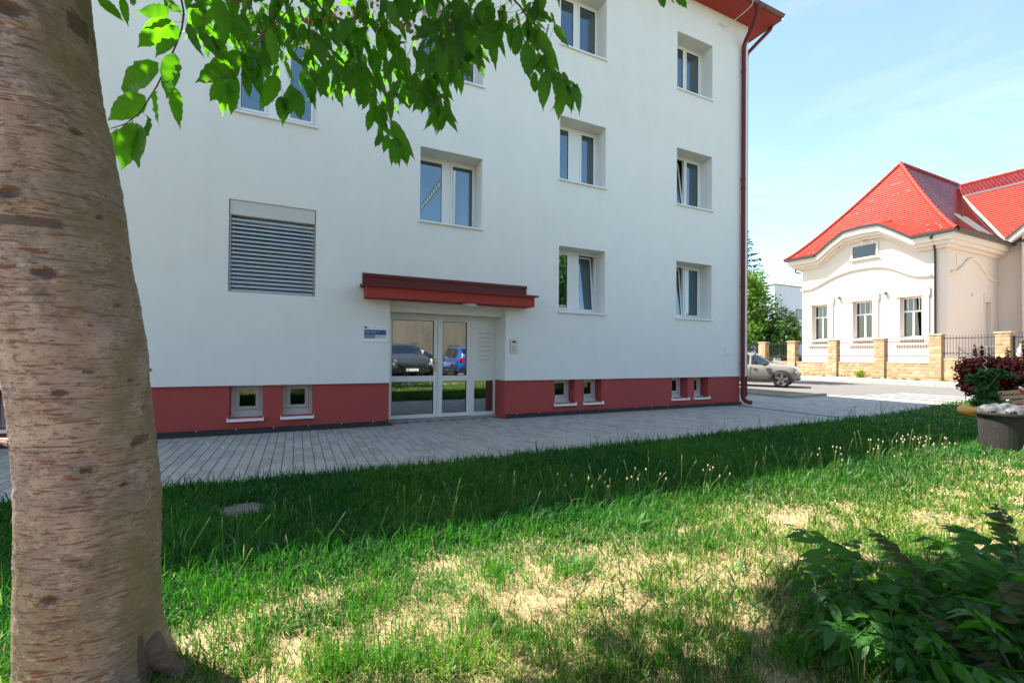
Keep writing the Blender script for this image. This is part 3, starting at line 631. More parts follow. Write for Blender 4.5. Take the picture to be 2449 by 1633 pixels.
def pillar(yl, ztop, zb=.05, w_=.52):   # yl = larger Y edge
    y0, y1 = yl - w_, yl
    q = MB(); q.box(FX + .004, FX + .40, y0 + .012, y1 - .012, zb, ztop - .07); p = q.build("pillar", MORT, fence)
    nc = int(round((ztop - .07 - zb) / .19)); hz = (ztop - .07 - zb) / nc
    for k in range(nc):
        z = zb + k * hz + .004
        if k % 2: block(y0, z, w_ - .001, hz - .008, p)
        else: block(y0, z, w_ / 2 - .004, hz - .008, p); block(y0 + w_ / 2 + .004, z, w_ / 2 - .005, hz - .008, p)
        if k >= 4 or True:
            M = Matrix.Translation((FX + .405, y0, z)) @ Matrix.Rotation(math.pi / 2, 4, 'Z') @ Matrix.Diagonal((.35, .385, hz - .008, 1))
            link("stone_block", blk[int(rng.integers(6))], p, mw=M)
    q = MB(); q.bevbox(FX - .05, FX + .46, y0 - .045, y1 + .045, ztop - .07, ztop, .012); q.build("pillar_cap", COPE, p)
barm = MB(); barm.box(-.007, .007, -.007, .007, 0, 1); barme = barm.mesh("bar"); barme.materials.append(IRON)
def bay(yl, yr, wt, r0, r1, zb=.05, stones=True):  # yl > yr
    q = MB(); q.box(FX + .11, FX + .32, yr, yl, zb, wt - .06); p = q.build("low_wall", MORT, fence)
    if stones:
        nc = 5; hz = (wt - .06 - zb) / nc
        for k in range(nc):
            y = yr
            cuts = [yr]; 
            y = yr + (.2 if k % 2 else .38)
            while y < yl - .16: cuts.append(y); y += float(rng.choice([.3, .38, .38, .46]))
            cuts.append(yl)
            for a, c in zip(cuts[:-1], cuts[1:]): block(a + .003, zb + k * hz + .003, c - a - .006, hz - .006, p, x=FX + .10)
    q = MB(); q.bevbox(FX + .06, FX + .36, yr, yl, wt - .06, wt, .01); q.build("coping", COPE, p)
    q = MB()
    for z in (r0, r1): q.box(FX + .19, FX + .215, yr, yl, z - .02, z + .02)
    rl = q.build("railing", IRON, fence)
    nb = int((yl - yr) / .118)
    for k in range(nb): link("bar", barme, rl, mw=Matrix.Translation((FX + .178, yr + (k + .5) * (yl - yr) / nb, wt + .15)) @ Matrix.Diagonal((1, 1, r1 + .16 - wt - .15, 1)))
PY = [13.7, 11.54, 8.9, 6.33, 3.76, 1.2, -2.4]
PT = [2.44, 2.46, 2.48, 2.50, 2.64, 2.66, 2.66]
for y, t in zip(PY, PT): pillar(y, t)
bay(13.18, 11.54, 1.04, 1.43, 2.27); bay(11.02, 8.9, 1.04, 1.43, 2.28); bay(8.38, 6.33, 1.07, 1.44, 2.27); bay(5.81, 3.76, 1.09, 1.44, 2.26); bay(3.24, 1.2, 1.30, 1.60, 2.40)
bay(17.5, 13.7, 1.04, 1.43, 2.27, stones=False)
gate = thing("iron_gate", "black iron bar gate between the last two stone pillars", "gate", (31.2, -.85, .05))
q = MB(); q.box(FX + .16, FX + .22, .56, .64, .1, 2.45); q.box(FX + .16, FX + .22, -2.36, -2.28, .1, 2.45)
for z in (.25, 2.38): q.box(FX + .17, FX + .21, -2.28, .56, z - .02, z + .02)
q.build("gate_frame", IRON, gate)
for k in range(20): link("bar", barme, gate, mw=Matrix.Translation((FX + .16, -2.2 + k * .14, .2)) @ Matrix.Diagonal((1, 1, 2.45, 1)))
# second fence in the yard behind
bf = thing("garden_fence", "stone pillars and iron bars of a second fence behind the car", "fence", (40, 17, .45))
for y in (17.0, 18.9, 21.2):
    q = MB(); q.box(40, 40.5, y, y + .6, .45, 2.75); q.bevbox(39.95, 40.55, y - .05, y + .65, 2.75, 2.82, .01); q.build("pillar", STONE[0], bf)
q = MB(); q.box(40.1, 40.3, 14, 24, .45, .9); q.build("low_wall", STONE[1], bf)
q = MB()
for z in (1.3, 2.3): q.box(40.2, 40.23, 14, 24, z - .02, z + .02)
rl = q.build("railing", IRON, bf)
for k in range(60): link("bar", barme, rl, mw=Matrix.Translation((40.2, 14.1 + k * .16, .9)) @ Matrix.Diagonal((1, 1, 1.7, 1)))

# railing with crossed braces by the side wall
rr = thing("ramp_railing", "black tube railing with crossed braces in front of the villa side wall", "railing", (33.2, 2.4, .45))
q = MB(); ya, yb = 3.3, .9
for z in (1.28, 1.98): q.tube([(33.2, ya, z), (33.2, yb, z)], .022, 6)
for k in range(3): q.tube([(33.2, ya + (yb - ya) * k / 2, .45), (33.2, ya + (yb - ya) * k / 2, 2.0)], .022, 6)
for k in range(2):
    a = ya + (yb - ya) * k / 2; c = ya + (yb - ya) * (k + 1) / 2; md = (a + c) / 2
    q.tube([(33.2, a, 1.9), (33.2, md, 1.32), (33.2, c, 1.9)], .018, 6)
q.build("frame", IRON, rr)

# ================================================================== VILLA
CREAM = mat("cream_render", (.68, .585, .515), .9, var=[(.6, .35, (.62, .52, .45), 5)], bump=[(120, .25)])
TRIM = mat("cream_moulding", (.68, .59, .515), .85)
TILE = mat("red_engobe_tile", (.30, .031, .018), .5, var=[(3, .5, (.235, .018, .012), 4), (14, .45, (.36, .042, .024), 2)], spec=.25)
TILE_SHADED = mat("shaded_red_tile", (.20, .02, .02), .18, var=[(3, .5, (.15, .018, .022), 4)], spec=.8, coat=.5)  # darker copy of TILE; shade put into the colour of side and upper faces
ZINC = mat("grey_zinc", (.16, .16, .155), .7)
BLKG = mat("black_gutter", (.025, .024, .024), .4)
WINW = mat("white_window_wood", (.8, .8, .77), .5)
villa = thing("villa", "cream art nouveau villa with steep red tiled hip roof behind the stone fence", "house", (38, 8.6, .45))
VX = 34.5; VL, VR = 12.83, 4.35
VW = [(10.80, 11.92), (8.05, 9.22), (5.43, 6.56)]
q = MB(); t_ = MB()
hv = [(a, c, 2.62, 5.16, .42) for a, c in VW]
holed(t_, VR + .5, VL - .45, .45, 8.2, hv, 0.0, None)
t_.add([(11.5, 0, 8.2), (9.6, 0, 9.5), (7.5, 0, 9.5), (5.7, 0, 8.2)], [(0, 1, 2, 3)])
q.add([(VX + p[1], p[0], p[2]) for p in t_.v], t_.f)
for (cx, cy, a0, a1, R) in ((VX + .5, VR + .5, math.pi, 1.5 * math.pi, .5), (VX + .45, VL - .45, .5 * math.pi, math.pi, .45)):
    pts = [(cx + R * math.cos(a), cy + R * math.sin(a)) for a in np.linspace(a0, a1, 10)]
    for a, c in zip(pts[:-1], pts[1:]): q.quad((a[0], a[1], .45), (c[0], c[1], .45), (c[0], c[1], 8.2), (a[0], a[1], 8.2))
t_ = MB(); holed(t_, VX + .5, 41.9, .45, 8.2, [(39.75, 40.75, 2.2, 5.0, .3)], 0, None); q.add([(p[0], VR + p[1], p[2]) for p in t_.v], t_.f)
q.quad((VX + .45, VL, .45), (48, VL, .45), (48, VL, 8.2), (VX + .45, VL, 8.2))
q.quad((40.05 - .4, VR + .3, 2.2), (40.9, VR + .3, 2.2), (40.9, VR + .3, 5.0), (39.65, VR + .3, 5.0))
q.build("wall", CREAM, villa, fix=False)
q = MB()   # wing wall and its gable
q.quad((41.9, VR, .45), (41.9, -14, .45), (41.9, -14, 8.8), (41.9, VR, 8.8)); q.add([(41.2, 3.1, .45), (41.2, 3.1, 9.2), (41.2, -.4, 12.4), (41.2, -3.9, 9.2), (41.2, -3.9, .45)], [(0, 1, 2, 3, 4)])
q.quad((41.2, 3.1, .45), (41.9, 3.1, .45), (41.9, 3.1, 9.2), (41.2, 3.1, 9.2)); q.build("wing_wall", CREAM, villa, fix=False)
q = MB()
for a, c in (((3.62, 9.0), (-.4, 12.75)), ((-4.4, 9.0), (-.4, 12.75))):
    q.add([(40.7, a[0], a[1]), (40.7, c[0], c[1]), (44, c[0], c[1]), (44, a[0], a[1]), (40.7, a[0], a[1] - .35), (40.7, c[0], c[1] - .35), (44, c[0], c[1] - .35), (44, a[0], a[1] - .35)], [(0, 1, 2, 3), (0, 4, 5, 1), (0, 3, 7, 4), (4, 7, 6, 5)])
q.build("gable_eaves", TRIM, villa)
q = MB()
for a, c in (((3.68, 9.03), (-.4, 12.84)), ((-4.46, 9.03), (-.4, 12.84))):
    q.add([(40.64, a[0], a[1]), (40.64, c[0], c[1]), (45, c[0], c[1]), (45, a[0], a[1]), (40.64, a[0], a[1] - .13), (40.64, c[0], c[1] - .13)], [(0, 1, 2, 3), (0, 4, 5, 1)])
q.build("gable_edge", BLKG, villa)
# windows of the front
for (a, c) in VW:
    y0, y1 = a, c; X = VX + .40; f = MB()
    def bar_(ya, yb, za, zb, d=.06): f.box(X - d, X, ya, yb, za, zb)
    bar_(y0, y0 + .07, 2.62, 5.16); bar_(y1 - .07, y1, 2.62, 5.16); bar_(y0 + .07, y1 - .07, 2.62, 2.70); bar_(y0 + .07, y1 - .07, 5.07, 5.16); bar_(y0 + .07, y1 - .07, 4.22, 4.32)
    mid = (y0 + y1) / 2; bar_(mid - .04, mid + .04, 2.70, 4.22)
    for k in range(1, 4): yy = y0 + (y1 - y0) * k / 4; bar_(yy - .022, yy + .022, 4.32, 5.07, .05)
    fo = f.build("window", WINW, villa)
    g_ = MB(); g_.quad((X - .02, y0 + .07, 2.7), (X - .02, y1 - .07, 2.7), (X - .02, y1 - .07, 5.07), (X - .02, y0 + .07, 5.07)); g_.build("pane", GLASSV, fo, fix=False)
    g_ = MB(); g_.box(X + .01, X + 1.2, y0 - .2, y1 + .2, 2.3, 5.3); g_.f = [g_.f[k] for k in (0, 1, 2, 3, 4)]; g_.build("room_shell", ROOM, fo, fix=False)
    g_ = MB(); g_.box(VX - .16, VX + .4, y0 - .06, y1 + .06, 2.50, 2.615); g_.box(VX - .10, VX - .002, y0 - .3, y1 + .25, 2.16, 2.28); g_.build("window_sill", TRIM, fo)
    g_ = MB(); g_.box(VX - .07, VX - .003, y0 - .34, y0 - .002, 2.3, 5.18); g_.box(VX - .04, VX - .003, y1 + .002, y1 + .12, 2.62, 5.18); g_.box(VX - .10, VX - .003, y0 - .40, y1 + .22, 5.181, 5.66)
    g_.add([(VX - .095, y0 - .38, 5.661), (VX - .095, y1 + .2, 5.661), (VX - .095, (y0 + y1) / 2 - .1, 5.95), (VX - .003, y0 - .38, 5.661), (VX - .003, y1 + .2, 5.661), (VX - .003, (y0 + y1) / 2 - .1, 5.95)], [(0, 1, 2), (0, 2, 5, 3), (1, 4, 5, 2)])
    g_.build("window_surround", TRIM, fo)
f = MB(); X = VX - .06
f.box(X, VX - .002, 7.72, 9.36, 8.02, 8.12); f.box(X, VX - .002, 7.72, 9.36, 8.93, 9.02); f.box(X, VX - .002, 7.72, 7.84, 8.12, 8.93); f.box(X, VX - .002, 9.22, 9.36, 8.12, 8.93); f.box(VX - .12, VX - .061, 7.66, 9.4, 7.98, 8.08)
fo = f.build("attic_window", TRIM, villa)
g_ = MB(); g_.quad((VX - .02, 7.84, 8.12), (VX - .02, 9.22, 8.12), (VX - .02, 9.22, 8.93), (VX - .02, 7.84, 8.93)); g_.build("pane", glass("attic_glass", (.10, .14, .11), .07), fo, fix=False)
g_ = MB(); g_.quad((VX - .004, 7.84, 8.12), (VX - .004, 9.22, 8.12), (VX - .004, 9.22, 8.93), (VX - .004, 7.84, 8.93)); g_.build("attic_backing", DARK, fo, fix=False)
for y in (10.05, 7.3):
    f = MB(); f.lathe([(.0, -.12), (.08, -.11), (.09, .0), (.06, .14), (.0, .16)], c=(VX - .1, y, 5.55), n=10); f.build("wall_lamp", BROWNF if False else ZINC, villa, smooth=True)
EZ, RZ = 8.75, 15.42; EXF, APX = 33.85, 39.36; EYR, EYL, RY = 3.60, 13.60, 8.6
# cornice following the curved gable
PTH = [(13.4, 0), (11.44, 0), (10.4, .78), (9.55, 1.30), (8.5, 1.36), (7.5, 1.30), (6.7, .75), (5.72, 0), (3.75, 0)]
def cornice(name, xo, za, zb, m_, path=PTH, back=.05, side=True, yside=None):
    q = MB()
    n_ = len(path); base = []
    for (y, o) in path: base.append([(VX - xo, y, za + o), (VX - xo, y, zb + o), (VX + back, y, zb + o), (VX + back, y, za + o)])
    q.ring_loft(base)
    if side: q.box(VX + back, 41.9, VR - xo, VR + .05, za, zb); q.box(VX + back, 46, VL - .05, VL + xo, za, zb)
    return q.build(name, m_, villa)
P2 = [(y if 3.9 < y < 13 else (VL + .18 if y > 13 else VR - .18), o) for y, o in PTH]; cornice("cornice", .18, 7.92, 8.10, TRIM, P2)
P2 = [(y if 3.9 < y < 13 else (VL + .40 if y > 13 else VR - .40), o) for y, o in PTH]; cornice("cornice", .40, 8.102, 8.30, TRIM, P2)
P2 = [(y if 3.9 < y < 13 else (VL + .56 if y > 13 else VR - .56), o) for y, o in PTH]; cornice("cornice", .56, 8.302, 8.64, TRIM, P2)
cornice("gable_flashing", .64, 8.642, 8.80, BLKG, PTH[1:8], back=.3, side=False)
for bx_ in ((VX - .72, VX - .56, 11.42, 13.62, 8.66, 8.80), (VX - .72, VX - .56, 3.58, 5.74, 8.66, 8.80), (VX - .555, 41.8, 3.50, 3.70, 8.66, 8.80)):
    q = MB(); q.box(*bx_); q.build("gutter", BLKG, villa)
for (a, c, d, e_) in ((EXF + .04, 41.8, EYR + .04, VR + .06), (EXF + .04, 46, VL - .06, EYL - .04), (EXF + .04, VX + .06, VR + .065, 5.72), (EXF + .04, VX + .06, 11.44, VL - .065)):
    q = MB(); q.box(a, c, d, e_, 8.645, 8.73); q.build("eaves_board", ZINC, villa)
# wavy string course
def wave(pts, name, ax):
    q = MB(); P = np.array(pts, float); s = np.linspace(0, len(P) - 1, 60); 
    from_ = np.arange(len(P)); y = np.interp(s, from_, P[:, 0]); z = np.interp(s, from_, P[:, 1])
    k = np.ones(7) / 7; zs_ = np.convolve(np.pad(z, 3, mode='edge'), k, 'valid'); ys_ = np.convolve(np.pad(y, 3, mode='edge'), k, 'valid')
    q.tube([((VX - .03, a, c) if ax == 'y' else (a, VR - .03, c)) for a, c in zip(ys_, zs_)], .085, 8); return q.build(name, TRIM, villa, smooth=True)
wave([(12.8, 6.40), (12.2, 6.40), (11.7, 6.48), (11.0, 6.85), (10.0, 7.25), (9.0, 7.40), (8.0, 7.40), (7.2, 7.25), (6.5, 6.85), (5.9, 6.45), (5.3, 6.36), (4.9, 6.36)], "string_course", 'y')
wave([(35.1, 6.55), (35.7, 6.5), (36.4, 6.85), (37.3, 7.45), (38.3, 7.62), (39.2, 7.2), (40.2, 6.6), (41.0, 6.45), (41.8, 6.45)], "string_course", 'x')
q = MB(); pp = [(VX - .66, 4.78, 8.66), (VX - .60, 4.78, 8.50), (VX - .30, 4.78, 8.25), (VX - .09, 4.78, 7.8), (VX - .09, 4.78, .5)]
q.tube(pp, .06, 10); q.build("downpipe", BLKG, villa, smooth=True)
q = MB(); q.tube([(VX + .2, VL + .5, 8.3), (VX + .2, VL + .42, 7.85), (VX + .2, VL + .06, 7.75)], .05, 8); q.build("downpipe", BLKG, villa, smooth=True)
for nm_, bx_ in (("door_edge", (39.65, 39.74, VR - .05, VR - .002, 2.1, 5.5)), ("vent_grille", (37.9, 38.05, VR - .08, VR - .002, 5.2, 5.4)), ("wall_panel", (35.9, 36.7, VR - .02, VR - .002, 7.0, 7.62))):
    q = MB(); q.box(*bx_); q.build(nm_, TRIM, villa)
# roof
def zt(t): return EZ + (RZ - EZ) * t ** 1.16
def tiles(npt, rows, ulim, name, m_, wid=.21, parent=villa, cut=None):
    """npt(t,u) gives the point; ulim(t) the run of u at that height"""
    q = MB()
    for r_ in range(rows):
        t0, t1 = r_ / rows, min(1.0, (r_ + 1.12) / rows); a, c = ulim((t0 + t1) / 2 * .98); off = wid / 2 * (r_ % 2)
        k0 = int((a - off) / wid); k1 = int((c - off) / wid) + 1
        for k in range(k0, k1):
            u0 = max(a, k * wid + off); u1 = min(c, k * wid + off + wid - .006)
            if u1 - u0 < .03: continue
            if cut and cut(t0, (u0 + u1) / 2): continue
            p = [npt(t0 + .25 / rows, u0), npt(t0, (u0 + u1) / 2), npt(t0 + .25 / rows, u1), npt(t1, u1), npt(t1, u0)]
            n_ = np.cross(p[2] - p[0], p[3] - p[0]); n_ /= np.linalg.norm(n_) + 1e-9
            if n_[2] < 0: n_ = -n_
            h = .035 + .008 * rng.random(); P = [p[0] + n_ * h, p[1] + n_ * h, p[2] + n_ * h, p[3], p[4]]
            q.add(P + [p[0], p[1], p[2]], [(0, 1, 2, 3, 4), (0, 5, 6, 1), (1, 6, 7, 2)])
    return q.build(name, m_, parent, kind='stuff', fix=False)
q = MB()
ap = (APX, RY)
def rp(X, Y): return X, Y
_py = [p[0] for p in PTH][::-1]; _po = [p[1] for p in PTH][::-1]
def cutf(t, y): return 5.72 < y < 11.44 and zt(t) < EZ + float(np.interp(y, _py, _po)) + .12
for k in range(30):
    t0, t1 = k / 30, (k + 1) / 30
    def edge(t): return [np.array([EXF + (APX - EXF) * t, EYR + (RY - EYR) * t, zt(t) - .02]), np.array([EXF + (APX - EXF) * t, EYL - (EYL - RY) * t, zt(t) - .02]), np.array([50, EYR + (RY - EYR) * t, zt(t) - .02]), np.array([50, EYL - (EYL - RY) * t, zt(t) - .02])]
    e0, e1 = edge(t0), edge(t1)
    for j in range(40):
        f0, f1 = j / 40, (j + 1) / 40; ym = e0[0][1] + (e0[1][1] - e0[0][1]) * (f0 + f1) / 2
        if not cutf(t0, ym): q.quad(e0[0] + (e0[1] - e0[0]) * f0, e0[0] + (e0[1] - e0[0]) * f1, e1[0] + (e1[1] - e1[0]) * f1, e1[0] + (e1[1] - e1[0]) * f0)
    q.quad(e0[0], e1[0], e1[2], e0[2]); q.quad(e0[1], e0[3], e1[3], e1[1])
roof = q.build("roof", TILE, villa, fix=False)
tiles(lambda t, u: np.array([EXF + (APX - EXF) * t, u, zt(t)]), 38, lambda t: (EYR + (RY - EYR) * t, EYL - (EYL - RY) * t), "roof_tile", TILE, parent=roof, cut=cutf)
tiles(lambda t, u: np.array([u, EYR + (RY - EYR) * t, zt(t)]), 36, lambda t: (EXF + (APX - EXF) * t, 41.6 + 6.6 * t), "roof_tile", TILE_SHADED, parent=roof)
hip = MB(); hip.lathe([(.13, 0), (.115, .40), (.13, .42), (.15, .44)], n=10); hme = hip.mesh("hip_tile"); hme.materials.append(TILE); hme.polygons.foreach_set('use_smooth', [True] * len(hme.polygons))
def hips(fn, n_, name="hip_tile"):
    for k in range(n_):
        a = Vector(fn(k / n_)); c = Vector(fn((k + 1) / n_)); d = c - a
        M = Matrix.Translation(a + d) @ (-d).to_track_quat('Z', 'Y').to_matrix().to_4x4() @ Matrix.Diagonal((1, 1, d.length / .43, 1))
        link(name, hme, roof, mw=M)
hips(lambda t: (EXF + (APX - EXF) * t, EYR + (RY - EYR) * t, zt(t) + .03), 22); hips(lambda t: (EXF + (APX - EXF) * t, EYL - (EYL - RY) * t, zt(t) + .03), 22)
hips(lambda t: (APX + 9 * t, RY, RZ + .03), 22, "ridge_tile")
q = MB()
for k in range(1, 7):
    (y0, o0), (y1, o1) = PTH[k], PTH[k + 1]
    if k >= 7: break
    def bk(o): t = (max(0, o + .35 + .0) / (RZ - EZ)) ** (1 / 1.16); return EXF + (APX - EXF) * t
    q.quad((VX - .6, y0, 8.79 + o0), (VX - .6, y1, 8.79 + o1), (bk(o1) + .05, y1, EZ + o1 + .40), (bk(o0) + .05, y0, EZ + o0 + .40))
q.add([(VX - .4, 9.5, 10.12), (VX - .4, 7.5, 10.12), (VX + .9, 9.0, 10.62), (VX + 2.2, 8.5, 11.1), (VX + 1.2, 7.4, 10.5), (VX + 1.2, 9.8, 10.5)], [(0, 1, 2), (1, 4, 3, 2), (0, 2, 3, 5)])
q.build("eyebrow_roof", TILE, roof, fix=False)
snow = MB(); snow.add([(-.04, -.05, 0), (-.04, .05, 0), (.02, .05, .09), (.02, -.05, .09)], [(0, 1, 2, 3)]); sm_ = snow.mesh("snow_guard"); sm_.materials.append(TILE)
for k in range(44):
    t = float(rng.choice([.05, .09, .13, .5, .62, .75])); y = float(rng.uniform(EYR + 5 * t + .3, EYL - 5 * t - .3)); link("snow_guard", sm_, roof, mw=Matrix.Translation((EXF + (APX - EXF) * t, y, zt(t) + .04)) @ Matrix.Scale(.9, 4))
# wing roof
WX0, WZ0, WX1, WZ1, WX2, WZ2 = 41.25, 8.85, 45.85, 13.68, 47.4, 15.0
q = MB(); q.quad((WX0, 3.7, WZ0 - .03), (WX0, -14, WZ0 - .03), (WX1, -14, WZ1 - .03), (WX1, 7.5, WZ1 - .03)); q.quad((WX1, 7.5, WZ1), (WX1, -14, WZ1), (WX2, -14, WZ2), (WX2, 8.2, WZ2)); q.quad((WX2, 8.2, WZ2), (WX2, -14, WZ2), (53.5, -14, 8.8), (53.5, 8.2, 8.8))
wroof = q.build("wing_roof", TILE, villa, fix=False)
tiles(lambda t, u: np.array([WX0 + (WX1 - WX0) * t, u, WZ0 + (WZ1 - WZ0) * t]), 26, lambda t: (-6.0, 3.75 + 3.75 * t), "roof_tile", TILE, parent=wroof)
tiles(lambda t, u: np.array([WX1 + (WX2 - WX1) * t, u, WZ1 + .1 + (WZ2 - WZ1) * t]), 9, lambda t: (-6.0, 7.5 + .7 * t), "roof_tile", TILE_SHADED, parent=wroof)
q = MB(); q.add([(WX0 - .1, 3.70, WZ0 + .06), (WX0 - .1, 3.88, WZ0 + .08), (WX1, 7.63, WZ1 + .1), (WX1, 7.42, WZ1 + .12)], [(0, 1, 2, 3)]); q.box(WX1 - .05, WX1 + .03, -6, 7.5, WZ1 + .02, WZ1 + .13); q.build("valley_flashing", ZINC, wroof, fix=False)
q = MB(); q.box(WX0 - .15, WX0 - .02, -14, 3.6, 8.72, 8.86); q.build("wing_gutter", BLKG, villa)
for k in range(16):
    a = Vector((WX2, 8.1 - k * .62, WZ2 + .1)); link("ridge_tile", hme, wroof, mw=Matrix.Translation(a) @ Matrix.Rotation(math.pi / 2, 4, 'X') @ Matrix.Diagonal((1, 1, 1.43, 1)))
for k in range(2):
    x = 38.3 + k * 1.25; a, c = .10, .34
    y0, z0, y1, z1 = EYR + (RY - EYR) * a, zt(a) + .1, EYR + (RY - EYR) * c, zt(c) + .1
    q = MB(); q.add([(x, y0, z0), (x + .7, y0, z0), (x + .7, y1, z1), (x, y1, z1), (x, y0, z0 - .2), (x + .7, y0, z0 - .2), (x + .7, y1, z1 - .2), (x, y1, z1 - .2)], [(0, 1, 2, 3), (0, 4, 5, 1), (1, 5, 6, 2), (0, 3, 7, 4)]); q.build("skylight", ZINC, roof)

# ================================================================== DISTANT BLOCKS
BLUEW = mat("pale_blue_render", (.46, .52, .62), .9, var=[(.4, .4, (.40, .46, .57), 3)])
fb = thing("office_block", "pale blue flat roofed block far behind the green tree", "building", (63, 38, 0))
q = MB(); q.box(60, 67.2, 31.9, 46, 0, 11.5); q.build("wall", BLUEW, fb); q = MB(); q.box(59.9, 67.3, 31.8, 46.1, 11.5, 11.62); q.build("roof_edge", ZINC, fb)
def far_win(par, x0, x1, z0, z1, y):
    f = MB(); f.box(x0, x1, y - .04, y - .002, z0, z1); o = f.build("window", DARK, par); g_ = MB(); g_.quad((x0 + .08, y - .05, z0 + .08), (x1 - .1, y - .05, z0 + .08), (x1 - .1, y - .05, z1 - .08), (x0 + .08, y - .05, z1 - .08)); g_.build("pane", mat("far_pane", (.12, .16, .19), .1), o, fix=False)
far_win(fb, 64.8, 66.2, 6.9, 8.3, 31.9); far_win(fb, 64.8, 66.2, 3.6, 5.0, 31.9)
f2 = thing("apartment_block", "pale grey blue block with rows of windows left of the villa in the distance", "building", (80, 40, 0))
q = MB(); q.box(68, 100, 34.0, 48, 0, 9.6); q.build("wall", BLUEW, f2); q = MB(); q.box(67.8, 100, 33.8, 48, 9.6, 9.8); q.build("roof_edge", ZINC, f2)
q = MB(); q.box(68.5, 100, 36, 47, 9.8, 11.4); q.build("roof_storey", mat("light_cladding", (.7, .73, .75), .7), f2); q = MB(); q.box(68.2, 100, 35.6, 47.4, 11.4, 12.3); q.build("top_roof", ZINC, f2)
for zz in (1.2, 3.8, 6.6):
    for x in np.arange(69, 80, 2.2): far_win(f2, x, x + 1.2, zz, zz + 1.5, 34.0)

# ================================================================== TREES
def leaf_mat(name, c, tr=.35, rough=.5, var2=None):
    return mat(name, c, rough, var=[(1.3, .7, var2 or (c[0] * 1.8, c[1] * 1.45, c[2] * 1.2), 3), (9, .5, (c[0] * .6, c[1] * .65, c[2] * .6), 3)], trans=tr, spec=.3)
def leaf_cloud(blobs, n, size, seed, flat_=0.35, shell=.55):
    """many small folded leaves scattered through the given ellipsoids"""
    r = np.random.default_rng(seed); B = np.array(blobs, float); wgt = (B[:, 3] * B[:, 4] * B[:, 5]); wgt = wgt ** .8 / (wgt ** .8).sum()
    bi = r.choice(len(B), n, p=wgt); d = r.normal(size=(n, 3)); d /= np.linalg.norm(d, axis=1)[:, None]; rad = (shell + (1 - shell) * r.random(n)) * np.where(r.random(n) < .25, r.random(n), 1)
    lump = 1 + .16 * np.sin(d[:, 0] * 7 + bi * 2) * np.sin(d[:, 1] * 6 + bi) + .14 * np.sin(d[:, 2] * 8 + bi * 3)
    c = B[bi, :3] + d * B[bi, 3:6] * (rad * lump)[:, None]
    nrm = d * .6 + r.normal(size=(n, 3)) * .7 + np.array([0, 0, flat_]); nrm /= np.linalg.norm(nrm, axis=1)[:, None]
    t = np.cross(nrm, r.normal(size=(n, 3))); t /= np.linalg.norm(t, axis=1)[:, None]; b_ = np.cross(nrm, t); s = size * (.6 + .8 * r.random(n))[:, None]
    v = np.stack([c - t * s, c + b_ * s * .5 + nrm * s * .12, c + t * s, c - b_ * s * .5 + nrm * s * .12], 1).reshape(-1, 3)
    return v
def quads_mesh(name, v, m_, parent=None, kind=None):
    n = len(v) // 4; me = bpy.data.meshes.new(name); me.vertices.add(len(v)); me.vertices.foreach_set('co', v.astype(np.float32).ravel())
    me.loops.add(4 * n); me.loops.foreach_set('vertex_index', np.arange(4 * n, dtype=np.int32)); me.polygons.add(n); me.polygons.foreach_set('loop_start', np.arange(0, 4 * n, 4, dtype=np.int32))
    try: me.polygons.foreach_set('loop_total', np.full(n, 4, np.int32))
    except Exception: pass
    me.update(calc_edges=True); me.materials.append(m_); return link(name, me, parent, kind)
BARKD = mat("brown_bark", (.09, .065, .045), .9, var=[(6, .6, (.05, .035, .025), 5)], bump=(30, .8))
def tree(name, label, base, h, blobs, n, size, m_, seed, group=None, tr=.16):
    t = thing(name, label, "tree", base, group); q = MB(); r = np.random.default_rng(seed); top = np.array(base) + np.array([r.normal(0, .2), r.normal(0, .2), h])
    q.tube([base, np.array(base) * .5 + top * .5 + r.normal(0, .08, 3), top], [tr, tr * .8, tr * .35], 10)
    for b_ in blobs: 
        st_ = np.array(base) + (top - np.array(base)) * r.uniform(.45, .85); en = np.array(b_[:3]); q.tube([st_, (st_ + en) / 2 + np.array([0, 0, .2]), en], [tr * .45, tr * .3, tr * .1], 6)
    q.build("trunk", BARKD, t, smooth=True); quads_mesh("crown", leaf_cloud(blobs, n, size, seed), m_, t); return t
LIME = leaf_mat("fresh_green_leaf", (.07, .15, .018), .42, var2=(.16, .25, .02)); DKLEAF = leaf_mat("dark_green_leaf", (.035, .09, .02), .3)
tree("broadleaf_tree", "sunlit bright green broadleaf tree beside the white building corner", (36.5, 19.3, .4), 6, [(36.5, 19.4, 5.2, 2.9, 3.1, 3.4), (36, 18.4, 7.3, 1.9, 1.7, 2.0), (35.5, 17.6, 3.6, 1.6, 1.5, 1.6), (35.5, 20, 8.3, 1.7, 1.6, 1.6), (35, 19, 2.6, 1.7, 2.0, 1.2), (37, 22, 6, 3, 3, 3)], 26000, .13, LIME, 3)
tree("broadleaf_tree", "small round darker green tree in front of the distant blue block", (37.2, 15.9, .4), 3, [(37.2, 15.9, 3.7, 1.5, 1.35, 1.7), (36.8, 15.1, 3.0, 1.1, .9, 1.1), (37, 16.4, 2.2, 1.2, 1.6, .9)], 9000, .11, DKLEAF, 4)
tree("street_tree", "roadside tree behind the building corner that casts dappled shade on the road", (19.6, 11.6, 0), 7, [(20.4, 10.4, 9.4, 1.8, 1.9, 1.7), (21.0, 9.9, 8.0, 1.2, 1.3, 1.1), (19.5, 11.7, 8.4, 1.7, 1.7, 1.5)], 5000, .16, DKLEAF, 6)
